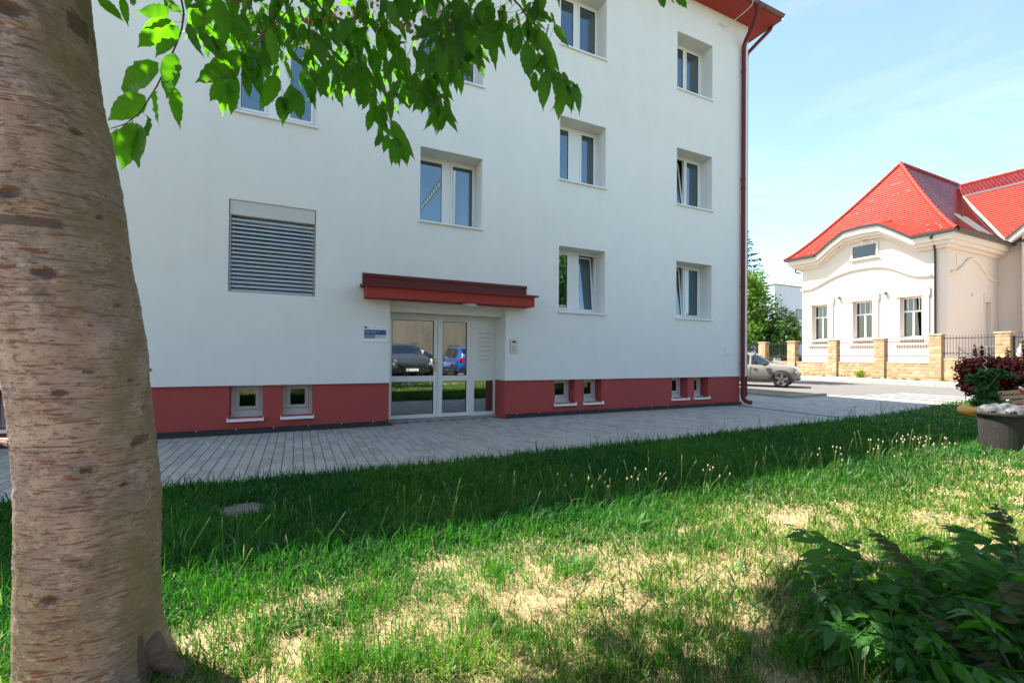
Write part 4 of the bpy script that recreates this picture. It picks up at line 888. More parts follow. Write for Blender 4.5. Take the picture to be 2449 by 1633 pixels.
# spruce
spr = thing("spruce_tree", "tall dark spruce with drooping branch tips behind the broadleaf tree", "tree", (41, 23.2, .4))
q = MB(); q.tube([(41, 23.2, .4), (41, 23.2, 16.5)], [.22, .03], 8); q.build("trunk", BARKD, spr)
vv = []; r = np.random.default_rng(9)
for k in range(26):
    z = 15.9 - k * .56; L0 = .4 + (16.4 - z) * .33
    for a in range(9):
        ang = a * 2 * math.pi / 9 + k * .7 + r.normal(0, .12); L_ = L0 * r.uniform(.85, 1.12); dx, dy = math.cos(ang), math.sin(ang)
        m_ = int(26 * L_ + 8); s = r.random(m_) ** .7; sx = s * L_
        c = np.stack([41 + dx * sx, 23.2 + dy * sx, z - .25 * sx + .10 * sx * s * 1.6], 1); side = r.normal(0, .13, m_) * (1.1 - s * .6)
        c[:, 0] += -dy * side; c[:, 1] += dx * side; drop = r.random(m_) ** 2 * .42 * (1.1 - s); c[:, 2] -= drop
        u = np.stack([dx * .13 + r.normal(0, .03, m_), dy * .13 + r.normal(0, .03, m_), -.05 - drop * .3 + r.normal(0, .03, m_)], 1); w2 = np.stack([-dy * np.full(m_, .035), dx * np.full(m_, .035), r.normal(0, .03, m_)], 1)
        vv.append(np.stack([c - u, c + w2, c + u, c - w2], 1).reshape(-1, 3))
quads_mesh("crown", np.concatenate(vv), mat("spruce_needles", (.025, .05, .024), .6, var=[(2, .6, (.045, .07, .03), 3)], trans=.1), spr)
# rose bush and garden in the yard
rs = thing("rose_bush", "pink flowering rose bush seen through the iron bars by the car", "shrub", (38.5, 15.9, .45))
quads_mesh("foliage", leaf_cloud([(38.5, 15.8, 1.1, .5, .9, .6)], 1500, .07, 21), DKLEAF, rs); quads_mesh("blossom", leaf_cloud([(38.3, 15.8, 1.6, .4, .9, .35)], 120, .07, 22), mat("pink_petals", (.6, .16, .17), .6), rs)
q = MB(); q.tube([(38.5, 15.8, .45), (38.5, 15.8, 1.2)], .03, 6); q.build("stem", BARKD, rs)

# ================================================================== CAR
TYRE = mat("tyre_rubber", (.018, .018, .018), .8); RIM = mat("dark_alloy", (.30, .30, .29), .3, metal=.8); CHROME = mat("bright_trim", (.6, .6, .6), .15, metal=1); LAMPR = mat("red_lens", (.4, .01, .015), .15); LAMPW = mat("clear_lens", (.55, .57, .6), .1); PLASTIC = mat("black_trim", (.02, .02, .02), .5)
def make_car(label, col, base, heading, sc=1.0, plate=None, hatch=False, name="parked_car"):
    paint = mat("car_paint", col, .28, coat=.9, spec=.5)
    st = np.array([(-2.28, .50, .80, .86, .74), (-2.24, .36, .94, 1.08, .84), (-2.12, .33, 1.0, 1.30, .90), (-1.80, .30, 1.03, 1.50, .925), (-1.3, .27, 1.035, 1.575, .925), (-.6, .25, 1.03, 1.60, .925), (-.1, .25, 1.02, 1.60, .925), (.15, .25, 1.02, 1.55, .925),
                   (.45, .25, 1.01, 1.42, .925), (.75, .26, 1.0, 1.24, .92), (1.0, .27, .99, 1.11, .915), (1.3, .28, .975, 1.06, .91), (1.62, .29, .95, 1.01, .90), (1.84, .31, .90, .95, .87), (1.97, .33, .83, .88, .81), (2.03, .36, .74, .79, .74), (2.06, .44, .62, .68, .64)])
    X = np.concatenate([np.linspace(-2.28, -1.8, 8)[:-1], np.linspace(-1.8, 1.04, 40)[:-1], np.linspace(1.04, 2.06, 18)]); S = np.stack([np.interp(X, st[:, 0], st[:, k]) for k in range(1, 5)], 1)
    k3 = np.array([.25, .5, .25])
    for _ in range(2):
        for k in range(4): S[1:-1, k] = np.convolve(S[:, k], k3, 'valid')
    rings = []
    for x, (zb, zl, zr, w_) in zip(X, S):
        g_ = zr - zl; wr = w_ * (.78 if g_ > .3 else .78 + .14 * (1 - g_ / .3))
        half = [(0, zb), (w_ * .86, zb), (w_ * .97, zb + .10), (w_, .55 if zl > .7 else (zb + zl) / 2), (w_ * .992, .5 * (.55 + zl) if zl > .7 else zl - .05), (w_ * .955, zl - .02), (w_ * .93, zl), (wr + (w_ * .93 - wr) * .12, zr - .08 * min(1, g_ / .3)), (wr * .93, zr - .02 * min(1, g_ / .3)), (wr * .5, zr + .012), (0, zr + .018)]
        rings.append([(x, y, z) for y, z in half] + [(x, -y, z) for y, z in half[-2:0:-1]])
    n = len(rings[0]); B = MB(); W = MB()
    for i in range(len(rings) - 1):
        xm = (X[i] + X[i + 1]) / 2
        for j in range(n):
            k = (j + 1) % n; jj = j if j < 10 else n - 1 - j
            face = [rings[i][j], rings[i][k], rings[i + 1][k], rings[i + 1][j]]
            side = jj == 6; topj = jj in (8, 9)
            iswin = (side and (-1.72 < xm < -1.0 or -.92 < xm < .10 or .20 < xm < .92)) or (topj and (.24 < xm < 1.02 or -2.12 < xm < -1.80)) or (jj == 7 and (.26 < xm < .95))
            (W if iswin else B).add(face, [(0, 1, 2, 3)])
    B.add(rings[0], [tuple(range(n))]); B.add(rings[-1], [tuple(range(n))])
    def weld(mb, nm, mt, smooth=True):
        me = mb.mesh(nm); bb = bmesh.new(); bb.from_mesh(me); bmesh.ops.remove_doubles(bb, verts=bb.verts, dist=.0008); bmesh.ops.recalc_face_normals(bb, faces=bb.faces); bb.to_mesh(me); bb.free()
        if smooth: me.polygons.foreach_set('use_smooth', [True] * len(me.polygons))
        me.materials.append(mt); return link(nm, me, root)
    root = thing(name, label, "car", (0, 0, 0))
    weld(B, "body", paint); weld(W, "window", GLASSC)
    q = MB()
    for s in (1, -1):
        for xw in (-1.36, 1.40):
            pts = [(xw + .42 * math.cos(a), s * .928, .36 + .42 * math.sin(a)) for a in np.linspace(-.25, math.pi + .25, 20)]; inn = [(xw + .30 * math.cos(a), s * .928, .36 + .30 * math.sin(a)) for a in np.linspace(-.25, math.pi + .25, 20)]
            for a, c, d, e in zip(pts[:-1], pts[1:], inn[1:], inn[:-1]): q.quad(a, c, d, e)
        q.box(-.95, .98, s * .90 - .03, s * .90 + .03, .235, .33)
    q.box(-2.285, -2.2, -.72, .72, .30, .48); q.box(1.96, 2.055, -.6, .6, .33, .50)
    q.build("cladding", PLASTIC, root)
    for s in (1, -1):
        for xw in (-1.36, 1.40):
            t_ = MB(); t_.lathe([(.25, -.10), (.34, -.10), (.365, -.07), (.37, 0), (.365, .07), (.34, .10), (.25, .10)], c=(xw, s * .845, .37), axis='y', n=28); wh = t_.build("wheel", TYRE, root, smooth=True)
            t_ = MB(); t_.lathe([(.0, .07), (.26, .07), (.262, .10)], c=(xw, s * .845, .37), axis='y', n=24)
            if s < 0: t_.v = [(p[0], 2 * s * .845 - p[1], p[2]) for p in t_.v]
            t_.build("rim_disc", PLASTIC, wh)
            t_ = MB()
            for k in range(5):
                a = k * 2 * math.pi / 5 + .3; u = np.array([math.cos(a), 0, math.sin(a)]); v_ = np.array([-math.sin(a), 0, math.cos(a)]); c = np.array([xw, s * .945, .37])
                t_.add([c + u * .04 - v_ * .05, c + u * .25 - v_ * .085, c + u * .25 + v_ * .04, c + u * .04 + v_ * .03], [(0, 1, 2, 3)])
            t_.lathe([(.252, 0), (.262, s * .006)], c=(xw, s * .942, .37), axis='y', n=24); t_.build("rim", RIM, wh)
    for s in (1, -1):
        t_ = MB(); t_.box(.66, .84, min(s * .93, s * 1.09), max(s * .93, s * 1.09), .98, 1.12); mo = t_.build("mirror", PLASTIC, root); bv = mo.modifiers.new("b", 'BEVEL'); bv.width = .035; bv.segments = 2
        t_ = MB(); t_.box(1.76, 1.985, min(s * .48, s * .80), max(s * .48, s * .80), .66, .76); t_.build("headlight", LAMPW, root)
        t_ = MB(); t_.box(-2.27, -2.10, min(s * .42, s * .86), max(s * .42, s * .86), .88, 1.02); t_.build("tail_light", LAMPR, root)
        for xx in (.15, .95, -.95):
            t_ = MB(); t_.box(xx - .004, xx + .004, min(s * .91, s * .9285), max(s * .91, s * .9285), .34, .98); t_.build("door_gap", PLASTIC, root)
        for xx in (-.80, .24):
            t_ = MB(); t_.box(xx, xx + .16, min(s * .915, s * .945), max(s * .915, s * .945), .86, .885); t_.build("door_handle", CHROME if False else paint, root)
        t_ = MB(); t_.tube([(-1.7, s * .66, 1.56), (-1.6, s * .66, 1.63), (.1, s * .66, 1.645), (.25, s * .66, 1.60)], .016, 6); t_.build("roof_rail", PLASTIC, root)
    t_ = MB(); t_.box(2.02, 2.065, -.55, .55, .52, .66); t_.build("grille", PLASTIC, root)
    t_ = MB()
    for k in range(9): t_.box(2.064, 2.071, -.52 + k * .125, -.50 + k * .125, .53, .65)
    t_.build("grille_bar", CHROME, root)
    for xx in (2.068, -2.292): t_ = MB(); t_.box(xx - .008, xx + .008, -.26, .26, .40, .51); t_.build("number_plate", mat("plate_white", (.75, .75, .72), .5), root)
    M = Matrix.Translation(base) @ Matrix.Rotation(heading, 4, 'Z') @ Matrix.Scale(sc, 4)
    root.matrix_world = M; return root
# heading: angle of the car's nose from +X
hd = math.atan2(-math.cos(math.radians(28)), math.sin(math.radians(28)))
fwv = np.array([math.sin(math.radians(28)), -math.cos(math.radians(28))]); nv = np.array([math.cos(math.radians(28)), math.sin(math.radians(28))])
_w = on_ground(1795, 889.5); c0 = _w[:2] - fwv * 1.40 * .96 + nv * .845 * .96
make_car("pearl white crossover car parked at the street corner with dark windows", (.19, .172, .148), (c0[0], c0[1], -.01), hd, .96)
def refl(x, y, yg, yt):
    r = ray(x, y); P = CAMP + r * ((yg - CAMP[1]) / r[1]); d = np.array([r[0], -r[1], r[2]]); return P + d * ((yt - P[1]) / d[1])
# the parking strip, wall and trees that the entrance glass mirrors
b = MB(); b.box(-30, 45, -17.4, -10.3, -.08, .13); b.build("parking_strip", ASPH, kind='structure')
OLDC = mat("stained_old_concrete", (.17, .15, .112), .95, var=[(1.2, .8, (.075, .066, .05), 6, (2.5, 2.5, .5)), (9, .5, (.21, .185, .145), 4), (.5, .5, (.12, .105, .08), 3)], bump=[(20, .5), (90, .3)])
rw = thing("retaining_wall", "tall stained concrete retaining wall mirrored in the entrance glass", "wall", (5, -17.6, 0))
q = MB(); q.box(-30, 45, -18, -17.42, -.05, 4.6); q.build("wall_face", OLDC, rw); q = MB(); q.bevbox(-30, 45, -18.05, -17.36, 4.6, 4.8, .02); q.build("coping", CONC, rw)
cr = refl(930, 850, DY, -12.6); make_car("dark green grey crossover parked nose to the lawn, mirrored in the left door pane", (.025, .035, .04), (cr[0] - .1, -12.7, .13), math.pi / 2, 1.05)
cr = refl(1046, 850, DY, -12.8); make_car("bright blue hatchback parked tail to the lawn, mirrored in the right door pane", (.010, .07, .26), (cr[0] + .35, -12.9, .13), -math.pi / 2, .98)
cr = refl(985, 830, DY, -16); make_car("white car behind the parked row, mirrored between the door panes", (.6, .6, .6), (cr[0] - .6, -16.2, .13), 0, .92)
tp = refl(1290, 640, .33, -23)
tree("broadleaf_tree", "broad green tree above the concrete wall mirrored in the blind window", (tp[0], -23, 0), 7, [(tp[0], -23, 7.0, 3.2, 2.2, 3.0), (tp[0] + 3, -23, 6.0, 2.2, 2.2, 2.4), (tp[0] - 2.5, -23, 5.4, 1.8, 2, 1.8)], 7000, .22, LIME, 31, tr=.25)
ct = thing("catenary_beam", "steel lattice railway beam mirrored in the upper stair window", "lattice mast", (5, -28, 0))
A = refl(1016, 424, .345, -24); Bp = refl(950, 505, .345, -36); q = MB(); d = (Bp - A); up_ = np.array([0, 0, .55])
L_ = 14
for s in (np.zeros(3), up_): q.tube([A + s - d * .3, Bp + s], .05, 4)
for k in range(L_ + 1): p = A + d * k / L_; q.tube([p, p + up_ + d / L_ * .5], .03, 4); q.tube([p + up_ + d / L_ * .5, p + d / L_], .03, 4)
q.tube([(A - d * .3) + up_, np.array([(A - d * .3)[0], (A - d * .3)[1], 0])], .12, 6); q.tube([Bp + up_, np.array([Bp[0], Bp[1], 0])], .12, 6)
q.build("lattice", mat("galvanised_lattice", (.45, .46, .46), .5), ct)

# ================================================================== HEDGE, PLANTER, RUBBISH CORNER
BARB = mat("dark_red_barberry", (.022, .006, .006), .9, var=[(2, .7, (.014, .007, .006), 4), (10, .5, (.045, .009, .009), 2)], trans=.10, spec=.05)
hg = thing("barberry_hedge", "clipped dark red barberry hedge between lawn and road", "hedge", (18, -5, 0))
bl = [(18, -2.30 - k * .40, .96 + .04 * math.sin(k * 2.1), .5, .40, .47) for k in range(16)] + [(18, -2.35 - k * .5, .55, .42, .4, .36) for k in range(10)]
v = leaf_cloud(bl, 95000, .046, 51, .2, .25); v = v.reshape(-1, 4, 3); v = v[(v[:, 0, 2] < 1.37 + .06 * np.sin(v[:, 0, 1] * 9))]; quads_mesh("foliage", v.reshape(-1, 3), BARB, hg)
sp_ = leaf_cloud([(18 + rng.normal(0, .2), y, 1.50 + rng.uniform(-.06, .12), .05, .06, .2) for y in (-2.35, -2.6, -3.0, -3.45, -3.65, -3.3)], 420, .035, 52); quads_mesh("new_shoots", sp_, BARB, hg, 'stuff')
q = MB()
for k in range(46):
    y = -2.2 - k * .15; x = 18 + rng.normal(0, .12); q.tube([(x, y, -.02), (x + rng.normal(0, .05), y + rng.normal(0, .06), .5), (x + rng.normal(0, .12), y + rng.normal(0, .12), 1.2)], [.014, .010, .005], 5)
q.build("stems", BARKD, hg)

def ring_torus(R, r_, c, n=36, m_=12, squash=1.0):
    q = MB(); rings = []
    for a in np.linspace(0, 2 * math.pi, n, endpoint=False):
        rings.append([(c[0] + (R + r_ * math.cos(t)) * math.cos(a), c[1] + (R + r_ * math.cos(t)) * math.sin(a), c[2] + r_ * squash * math.sin(t)) for t in np.linspace(0, 2 * math.pi, m_, endpoint=False)])
    rings.append(rings[0]); q.ring_loft(rings, True, False); return q
TY = on_ground(2322 / 1.04125, 998 / 1.04125, .02); TY = np.array([13.82, -3.92, .02])
ty = thing("tyre_planter", "yellow painted tyre used as a planter on the lawn", "planter", tuple(TY))
ring_torus(.36, .125, (TY[0], TY[1], .13), squash=1.0).build("tyre", mat("yellow_tyre_paint", (.62, .30, .015), .5, var=[(6, .5, (.5, .22, .01), 4), (20, .3, (.3, .14, .02), 3)]), ty, smooth=True)
q = MB(); q.lathe([(.0, .12), (.26, .10)], c=tuple(TY), n=20); q.build("soil", SOILD, ty)
TOML = leaf_mat("tomato_leaf", (.025, .085, .02), .3)
tom = thing("tomato_plant", "bushy green tomato plant growing from the yellow tyre", "plant", (TY[0], TY[1], .1))
quads_mesh("foliage", leaf_cloud([(TY[0], TY[1], .55, .19, .20, .42), (TY[0] + .05, TY[1] - .05, .95, .2, .24, .16), (TY[0], TY[1] - .3, .96, .08, .2, .06), (TY[0] - .1, TY[1] + .22, .85, .1, .15, .12), (TY[0], TY[1], .3, .3, .3, .2)], 2300, .05, 61, .4), TOML, tom)
q = MB()
for k in range(4): q.tube([(TY[0], TY[1], .1), (TY[0] + rng.normal(0, .06), TY[1] + rng.normal(0, .06), .6), (TY[0] + rng.normal(0, .1), TY[1] + rng.normal(0, .1), 1.0)], [.012, .01, .005], 6)
q.build("stem", mat("green_stem", (.08, .14, .03), .6), tom)
WIRE = mat("galvanised_spiral", (.6, .6, .58), .3, metal=.6)
def spiral(x, y, z0, z1, label, lean=0):
    q = MB(); n = 90; pts = []
    for k in range(n):
        t = k / (n - 1); a = t * (z1 - z0) / .17 * 2 * math.pi; pts.append((x + .03 * math.cos(a) + lean * t, y + .03 * math.sin(a) - lean * t, z0 + (z1 - z0) * t))
    q.tube(pts, .0055, 6); return tag(q.build("spiral_stake", WIRE, smooth=True), label, "plant stake", "metal spiral plant stakes")
spiral(TY[0] - .03, TY[1] + .03, .1, 1.42, "silver spiral stake rising out of the tomato plant in the yellow tyre")
s2 = at(2440 / 1.04125, 895 / 1.04125, 8.6); spiral(s2[0], s2[1], 0, 1.58, "silver spiral stake standing clear of the tyre at the hedge", .12)

BIN = np.array([8.88, -5.67, .02])
bn = thing("rubbish_bin", "weathered dark grey plastic tub bin on the grass full of rubbish", "bin", tuple(BIN))
BINM = mat("weathered_grey_plastic", (.015, .012, .010), .7, var=[(5, .6, (.010, .009, .008), 4), (85, .7, (.13, .11, .07), 3, None, .60, .72), (3, .4, (.036, .032, .026), 3, (4, 4, .6))])
q = MB(); q.lathe([(.0, .02), (.25, .0), (.262, .02), (.295, .50), (.325, .50), (.335, .515), (.335, .545), (.318, .55), (.285, .53), (.23, .06), (0, .05)], c=tuple(BIN), n=40); q.build("tub", BINM, bn, smooth=False)
for s in (1,):
    a = math.radians(-20) + (0 if s > 0 else math.pi); u = np.array([math.cos(a), math.sin(a), 0]); v_ = np.array([-u[1], u[0], 0]); q = MB()
    c = BIN + np.array([0, 0, .49])
    q.add([c + u * .30 - v_ * .08 + np.array([0, 0, -.1]), c + u * .38 - v_ * .07 + np.array([0, 0, -.02]), c + u * .38 + v_ * .07 + np.array([0, 0, -.02]), c + u * .30 + v_ * .08 + np.array([0, 0, -.1]), c + u * .30 - v_ * .08 + np.array([0, 0, .04]), c + u * .385 - v_ * .07 + np.array([0, 0, .04]), c + u * .385 + v_ * .07 + np.array([0, 0, .04]), c + u * .30 + v_ * .08 + np.array([0, 0, .04])],
          [(0, 1, 2, 3), (4, 7, 6, 5), (0, 4, 5, 1), (1, 5, 6, 2), (2, 6, 7, 3)]); q.build("handle", BINM, bn)
# crumpled sheet on top of the bin
n = 44; V = []; F = []; r = np.random.default_rng(77)
for i in range(n):
    for j in range(n):
        u, v_ = (i / (n - 1) - .5) * .66, (j / (n - 1) - .5) * .58; rr_ = math.hypot(u / .33, v_ / .29)
        z = .56 + .09 * max(0, 1 - rr_ ** 2) + .05 * mnoise.noise((u * 9, v_ * 9, 1)) + .035 * abs(mnoise.noise((u * 22, v_ * 9, 5))) + (-.03 if rr_ > .95 else 0)
        V.append((BIN[0] + u + .02 * mnoise.noise((u * 14, v_ * 14, 9)), BIN[1] + v_ + .02 * mnoise.noise((u * 14, v_ * 14, 3)), BIN[2] + z))
for i in range(n - 1):
    for j in range(n - 1):
        u, v_ = (i / (n - 1) - .5) * 2, (j / (n - 1) - .5) * 2
        if u * u + v_ * v_ < 1.0: F.append((i * n + j, (i + 1) * n + j, (i + 1) * n + j + 1, i * n + j + 1))
b = MB(); b.v = V; b.f = F; tag(b.build("rubbish_sack", mat("grey_plastic_sack", (.085, .088, .092), .5, var=[(9, .85, (.022, .022, .025), 3)], spec=.25)), "crumpled grey plastic sack lying on top of the full bin", "sack")
WOODC = mat("weathered_crate_wood", (.30, .18, .09), .8, var=[(3, .6, (.18, .11, .06), 5, (1, 8, 8)), (30, .4, (.38, .25, .14), 3)])
# crate leaning behind the bin
def obox(name, M, sx, sy, sz, m_, parent=None):
    q = MB(); q.box(-sx / 2, sx / 2, -sy / 2, sy / 2, -sz / 2, sz / 2); q.v = [tuple(M @ Vector(p)) for p in q.v]; return q.build(name, m_, parent)
ck = at(2412 / 1.04125, 958 / 1.04125, 10.3); cd = thing("wooden_crate", "slatted wooden crate tipped on its side behind the bin", "crate", (float(ck[0]), float(ck[1]), 0))
cm = Matrix.Translation(Vector(ck)) @ Matrix.Rotation(math.radians(-32), 4, 'Z') @ Matrix.Rotation(math.radians(-6), 4, 'Y') @ Matrix.Rotation(math.radians(-38), 4, 'X')
for k in range(4): obox("slat", cm @ Matrix.Translation((.02 * k, -.02, .20 - k * .13)), .68, .016, .095, WOODC, cd)
for k in range(3): obox("slat", cm @ Matrix.Translation((0, .12 + k * .14, .25)), .68, .10, .014, WOODC, cd)
for s in (-1, 1): obox("corner_post", cm @ Matrix.Translation((s * .32, .03, 0)), .04, .04, .5, WOODC, cd); obox("end_board", cm @ Matrix.Translation((s * .335, .2, .1)), .014, .36, .12, WOODC, cd)
wb = at(2462 / 1.04125, 972 / 1.04125, 11.0); wm = Matrix.Translation(Vector(wb)) @ Matrix.Rotation(math.radians(-30), 4, 'Z') @ Matrix.Rotation(math.radians(38), 4, 'Y')
wsn = thing("discarded_board", "red board with white edges dumped behind the wooden crate", "board", (float(wb[0]), float(wb[1]), 0))
obox("panel", wm, .9, .02, .42, mat("red_board", (.45, .03, .035), .5), wsn); obox("edge", wm @ Matrix.Translation((0, -.005, .235)), .94, .035, .05, mat("white_board_edge", (.7, .72, .75), .5), wsn); obox("edge", wm @ Matrix.Translation((0, -.005, -.235)), .94, .035, .05, bpy.data.materials["white_board_edge"], wsn)
pA, pB = at(2363 / 1.04125, 968 / 1.04125, 8.0), at(2475 / 1.04125, 985 / 1.04125, 7.4)
q = MB(); q.tube([pA, (pA + pB) / 2 + np.array([0, 0, .01]), pB], .017, 8); tag(q.build("broom_handle", mat("orange_stained_pole", (.5, .2, .07), .45), smooth=True), "orange wooden pole lying across the crate and bin", "pole")

# ================================================================== PERSON BEHIND THE GATE
def skin(name, verts, edges, radii, m_, parent, root_i=0):
    me = bpy.data.meshes.new(name); me.from_pydata(verts, edges, []); o = link(name, me, parent); me.materials.append(m_)
    o.modifiers.new("skin", 'SKIN'); 
    for i, r_ in enumerate(radii): me.skin_vertices[0].data[i].radius = (r_, r_) if not isinstance(r_, tuple) else r_
    for i in range(len(verts)): me.skin_vertices[0].data[i].use_root = (i == root_i)
    s = o.modifiers.new("sub", 'SUBSURF'); s.levels = 1; s.render_levels = 2
    return o
PX, PYY, PZ = 33.0, .90, .45
per = thing("person", "person in a black cap and pale shirt standing behind the iron gate holding something dark", "person", (PX, PYY, PZ))
def pp_(p): return (PX + p[0], PYY - p[1], PZ + p[2])   # second axis: forward, toward the right of the picture
SKINM = mat("skin_tone", (.42, .24, .17), .6)
bv = [(0, 0, .95), (0, 0, 1.15), (0, .01, 1.38), (0, .02, 1.5), (0, .04, 1.62), (0, .05, 1.73), (.09, 0, .9), (.1, .03, .5), (.1, 0, .08), (.1, .14, .04), (-.09, 0, .9), (-.1, .0, .5), (-.1, -.05, .08), (-.1, .1, .04), (.19, .01, 1.40), (.24, .04, 1.12), (.16, .26, 1.14), (.12, .36, 1.18), (-.19, .01, 1.40), (-.24, .06, 1.12), (-.16, .26, 1.18), (-.12, .36, 1.24)]
be = [(0, 1), (1, 2), (2, 3), (3, 4), (4, 5), (0, 6), (6, 7), (7, 8), (8, 9), (0, 10), (10, 11), (11, 12), (12, 13), (2, 14), (14, 15), (15, 16), (16, 17), (2, 18), (18, 19), (19, 20), (20, 21)]
br = [.13, .12, .13, .055, .085, .09, .085, .06, .04, .035, .085, .06, .04, .035, .06, .045, .035, .03, .06, .045, .035, .03]
skin("body", [pp_(p) for p in bv], be, br, SKINM, per)
sh_i = [0, 1, 2, 14, 15, 18, 19]; mp_ = {k: i for i, k in enumerate(sh_i)}
skin("shirt", [pp_(bv[k]) for k in sh_i], [(mp_[a], mp_[c]) for a, c in be if a in mp_ and c in mp_], [.155, .14, .15, .08, .065, .08, .065], mat("pale_blue_shirt", (.45, .5, .58), .8), per)
tr_i = [0, 6, 7, 8, 10, 11, 12]; mp_ = {k: i for i, k in enumerate(tr_i)}
skin("trousers", [pp_(bv[k]) for k in tr_i], [(mp_[a], mp_[c]) for a, c in be if a in mp_ and c in mp_], [.15, .105, .08, .065, .105, .08, .065], mat("grey_trousers", (.2, .18, .17), .85), per)
q = MB(); q.lathe([(.0, .13), (.06, .125), (.1, .08), (.112, .02), (.108, .0)], c=pp_((0, .045, 1.72)), n=18); q.add([pp_((-.09, .12, 1.735)), pp_((.09, .12, 1.735)), pp_((.07, .25, 1.72)), pp_((-.07, .25, 1.72))], [(0, 1, 2, 3)]); q.build("cap", DARK, per, smooth=True)
q = MB(); c = pp_((0, .40, 1.2)); q.bevbox(c[0] - .13, c[0] + .13, c[1] - .05, c[1] + .05, c[2] - .14, c[2] + .16, .03); tag(q.build("dark_bag", DARK), "black bag held in both hands by the person at the gate", "bag")

# ================================================================== LAWN THINGS
MH = np.array([-.37, -4.07, -.012]); mh = thing("manhole_cover", "round grey stone cover sunk in the shaded lawn", "manhole cover", tuple(MH))
q = MB(); q.lathe([(.0, .03), (.17, .032), (.205, .025), (.215, .0), (.215, -.05)], c=(MH[0], MH[1], MH[2] + .012), n=36); q.build("cover", mat("grey_brown_stone", (.15, .135, .132), .9, var=[(12, .6, (.09, .08, .08), 5)], bump=(60, .6)), mh)

def blades(name, P, ang, length, width, lean, col, m_, curl=.5, parent=None, segs=2):
    """grass blades: P n x 3 feet, lean = sideways reach as a share of the length"""
    n = len(P); d = np.stack([np.cos(ang), np.sin(ang), np.zeros(n)], 1); s = np.stack([-np.sin(ang), np.cos(ang), np.zeros(n)], 1)
    tw = rng.uniform(-1, 1, n)[:, None]; s = s * np.cos(tw) + d * np.sin(tw)
    up = np.array([0, 0, 1.0]); l = length[:, None]; wd = width[:, None] * .5; ln = lean[:, None]
    m1 = P + d * l * ln * .35 + up * l * .58 * np.sqrt(np.clip(1 - ln ** 2 * .6, .05, 1)); tip = P + d * l * ln + up * l * np.sqrt(np.clip(1 - ln ** 2, .02, 1)) * (1 - curl * ln * .35)
    v = np.stack([P - s * wd, P + s * wd, m1 - s * wd * .8, m1 + s * wd * .8, tip], 1).reshape(-1, 3)
    me = bpy.data.meshes.new(name); me.vertices.add(5 * n); me.vertices.foreach_set('co', v.astype(np.float32).ravel())
    b5 = (np.arange(n) * 5)[:, None]; li = np.concatenate([b5 + 0, b5 + 1, b5 + 3, b5 + 2, b5 + 2, b5 + 3, b5 + 4], 1).astype(np.int32)
    me.loops.add(7 * n); me.loops.foreach_set('vertex_index', li.ravel()); me.polygons.add(2 * n)
    ls = np.stack([np.arange(n) * 7, np.arange(n) * 7 + 4], 1).astype(np.int32).ravel(); me.polygons.foreach_set('loop_start', ls)
    try: me.polygons.foreach_set('loop_total', np.tile([4, 3], n).astype(np.int32))
    except Exception: pass
    me.update(calc_edges=True)
    ca = me.color_attributes.new("Col", 'FLOAT_COLOR', 'POINT'); cc = np.repeat(np.concatenate([col, np.ones((n, 1))], 1)[:, None, :], 5, 1); cc[:, 0:2, :3] *= np.array([.95, .9, .9]); ca.data.foreach_set('color', cc.astype(np.float32).ravel())
    me.materials.append(m_); return link(name, me, parent, 'stuff')
GRASS = mat("grass_blade", (.08, .16, .03), .5, attr="Col", trans=.42, spec=.25)
# sample lawn positions, denser where they show larger
W1 = 620000; SX = rng.uniform(-90, 2440, 560000); SY = 905 + (1690 - 905) * rng.random(560000) ** 1.25
_d = FW[None] + RT[None] * ((SX * 1.04125 - IW / 2) / FPX)[:, None] - UP[None] * ((SY * 1.04125 - IH / 2 - 21.97) / FPX)[:, None]; _t = np.where(_d[:, 2] < -.02, -CAMP[2] / np.minimum(_d[:, 2], -.02), 1e3)
X = np.concatenate([CAMP[0] + _d[:, 0] * _t, rng.uniform(-6, 10, W1)]); Y = np.concatenate([CAMP[1] + _d[:, 1] * _t, rng.uniform(-8.6, -3.1, W1)]); scr = np.arange(len(X)) < 560000
XB = np.concatenate([rng.uniform(-5, 14, 60000), rng.uniform(2, 19, 190000)]); YB = np.concatenate([rng.uniform(-10.4, -8.6, 60000), rng.uniform(-10.3, -2.2, 190000)]); X = np.concatenate([X, XB]); Y = np.concatenate([Y, YB]); scr = np.concatenate([scr, np.zeros(250000, bool)])
ok_ = (X > -8) & (X < 19) & (Y > -10.4) & (Y < -1.9); X, Y, scr = X[ok_], Y[ok_], scr[ok_]; M_ = len(X)
e = lawn_edge(X); dist = np.hypot(X, Y + 8.26)
pr = proj(np.stack([X, Y, np.zeros(M_)], 1)); infr = (pr[:, 2] > .4) & (pr[:, 0] > -120) & (pr[:, 0] < 2480) & (pr[:, 1] < 1720)
g3 = .6 * N1(X * 8 + 10, Y * 8 + 10) + .4 * N1(X * 17 + 31, Y * 17 + 44); lush_shade, green, edge_boost, bare = greenness(X, Y)
clump = np.clip((g3 - .37) * 4.2, 0, 1) * .88 + .12
base_d = np.where(scr, np.where(dist < 3, .55, 1.0), np.where(infr, np.clip(3.2 / np.maximum(dist, 1.5), 0, 1) * .62, np.where((Y < -8.2) | (X > 1.5), .7, .12)))
clump = clump * (1 - .5 * lush_shade) + .5 * lush_shade
keep = (rng.random(M_) < base_d * green * clump) & (Y < e - .01 + .03 * rng.random(M_)) & (np.hypot(X - MH[0], (Y - MH[1])) > .13 + .06 * rng.random(M_)) & (np.hypot(X + .69, Y + 6.02) > .21) & (np.hypot(X - BIN[0], Y - BIN[1]) > .24) & (np.hypot(X - 13.45, Y + 4.2) > .55) & (X < 19)
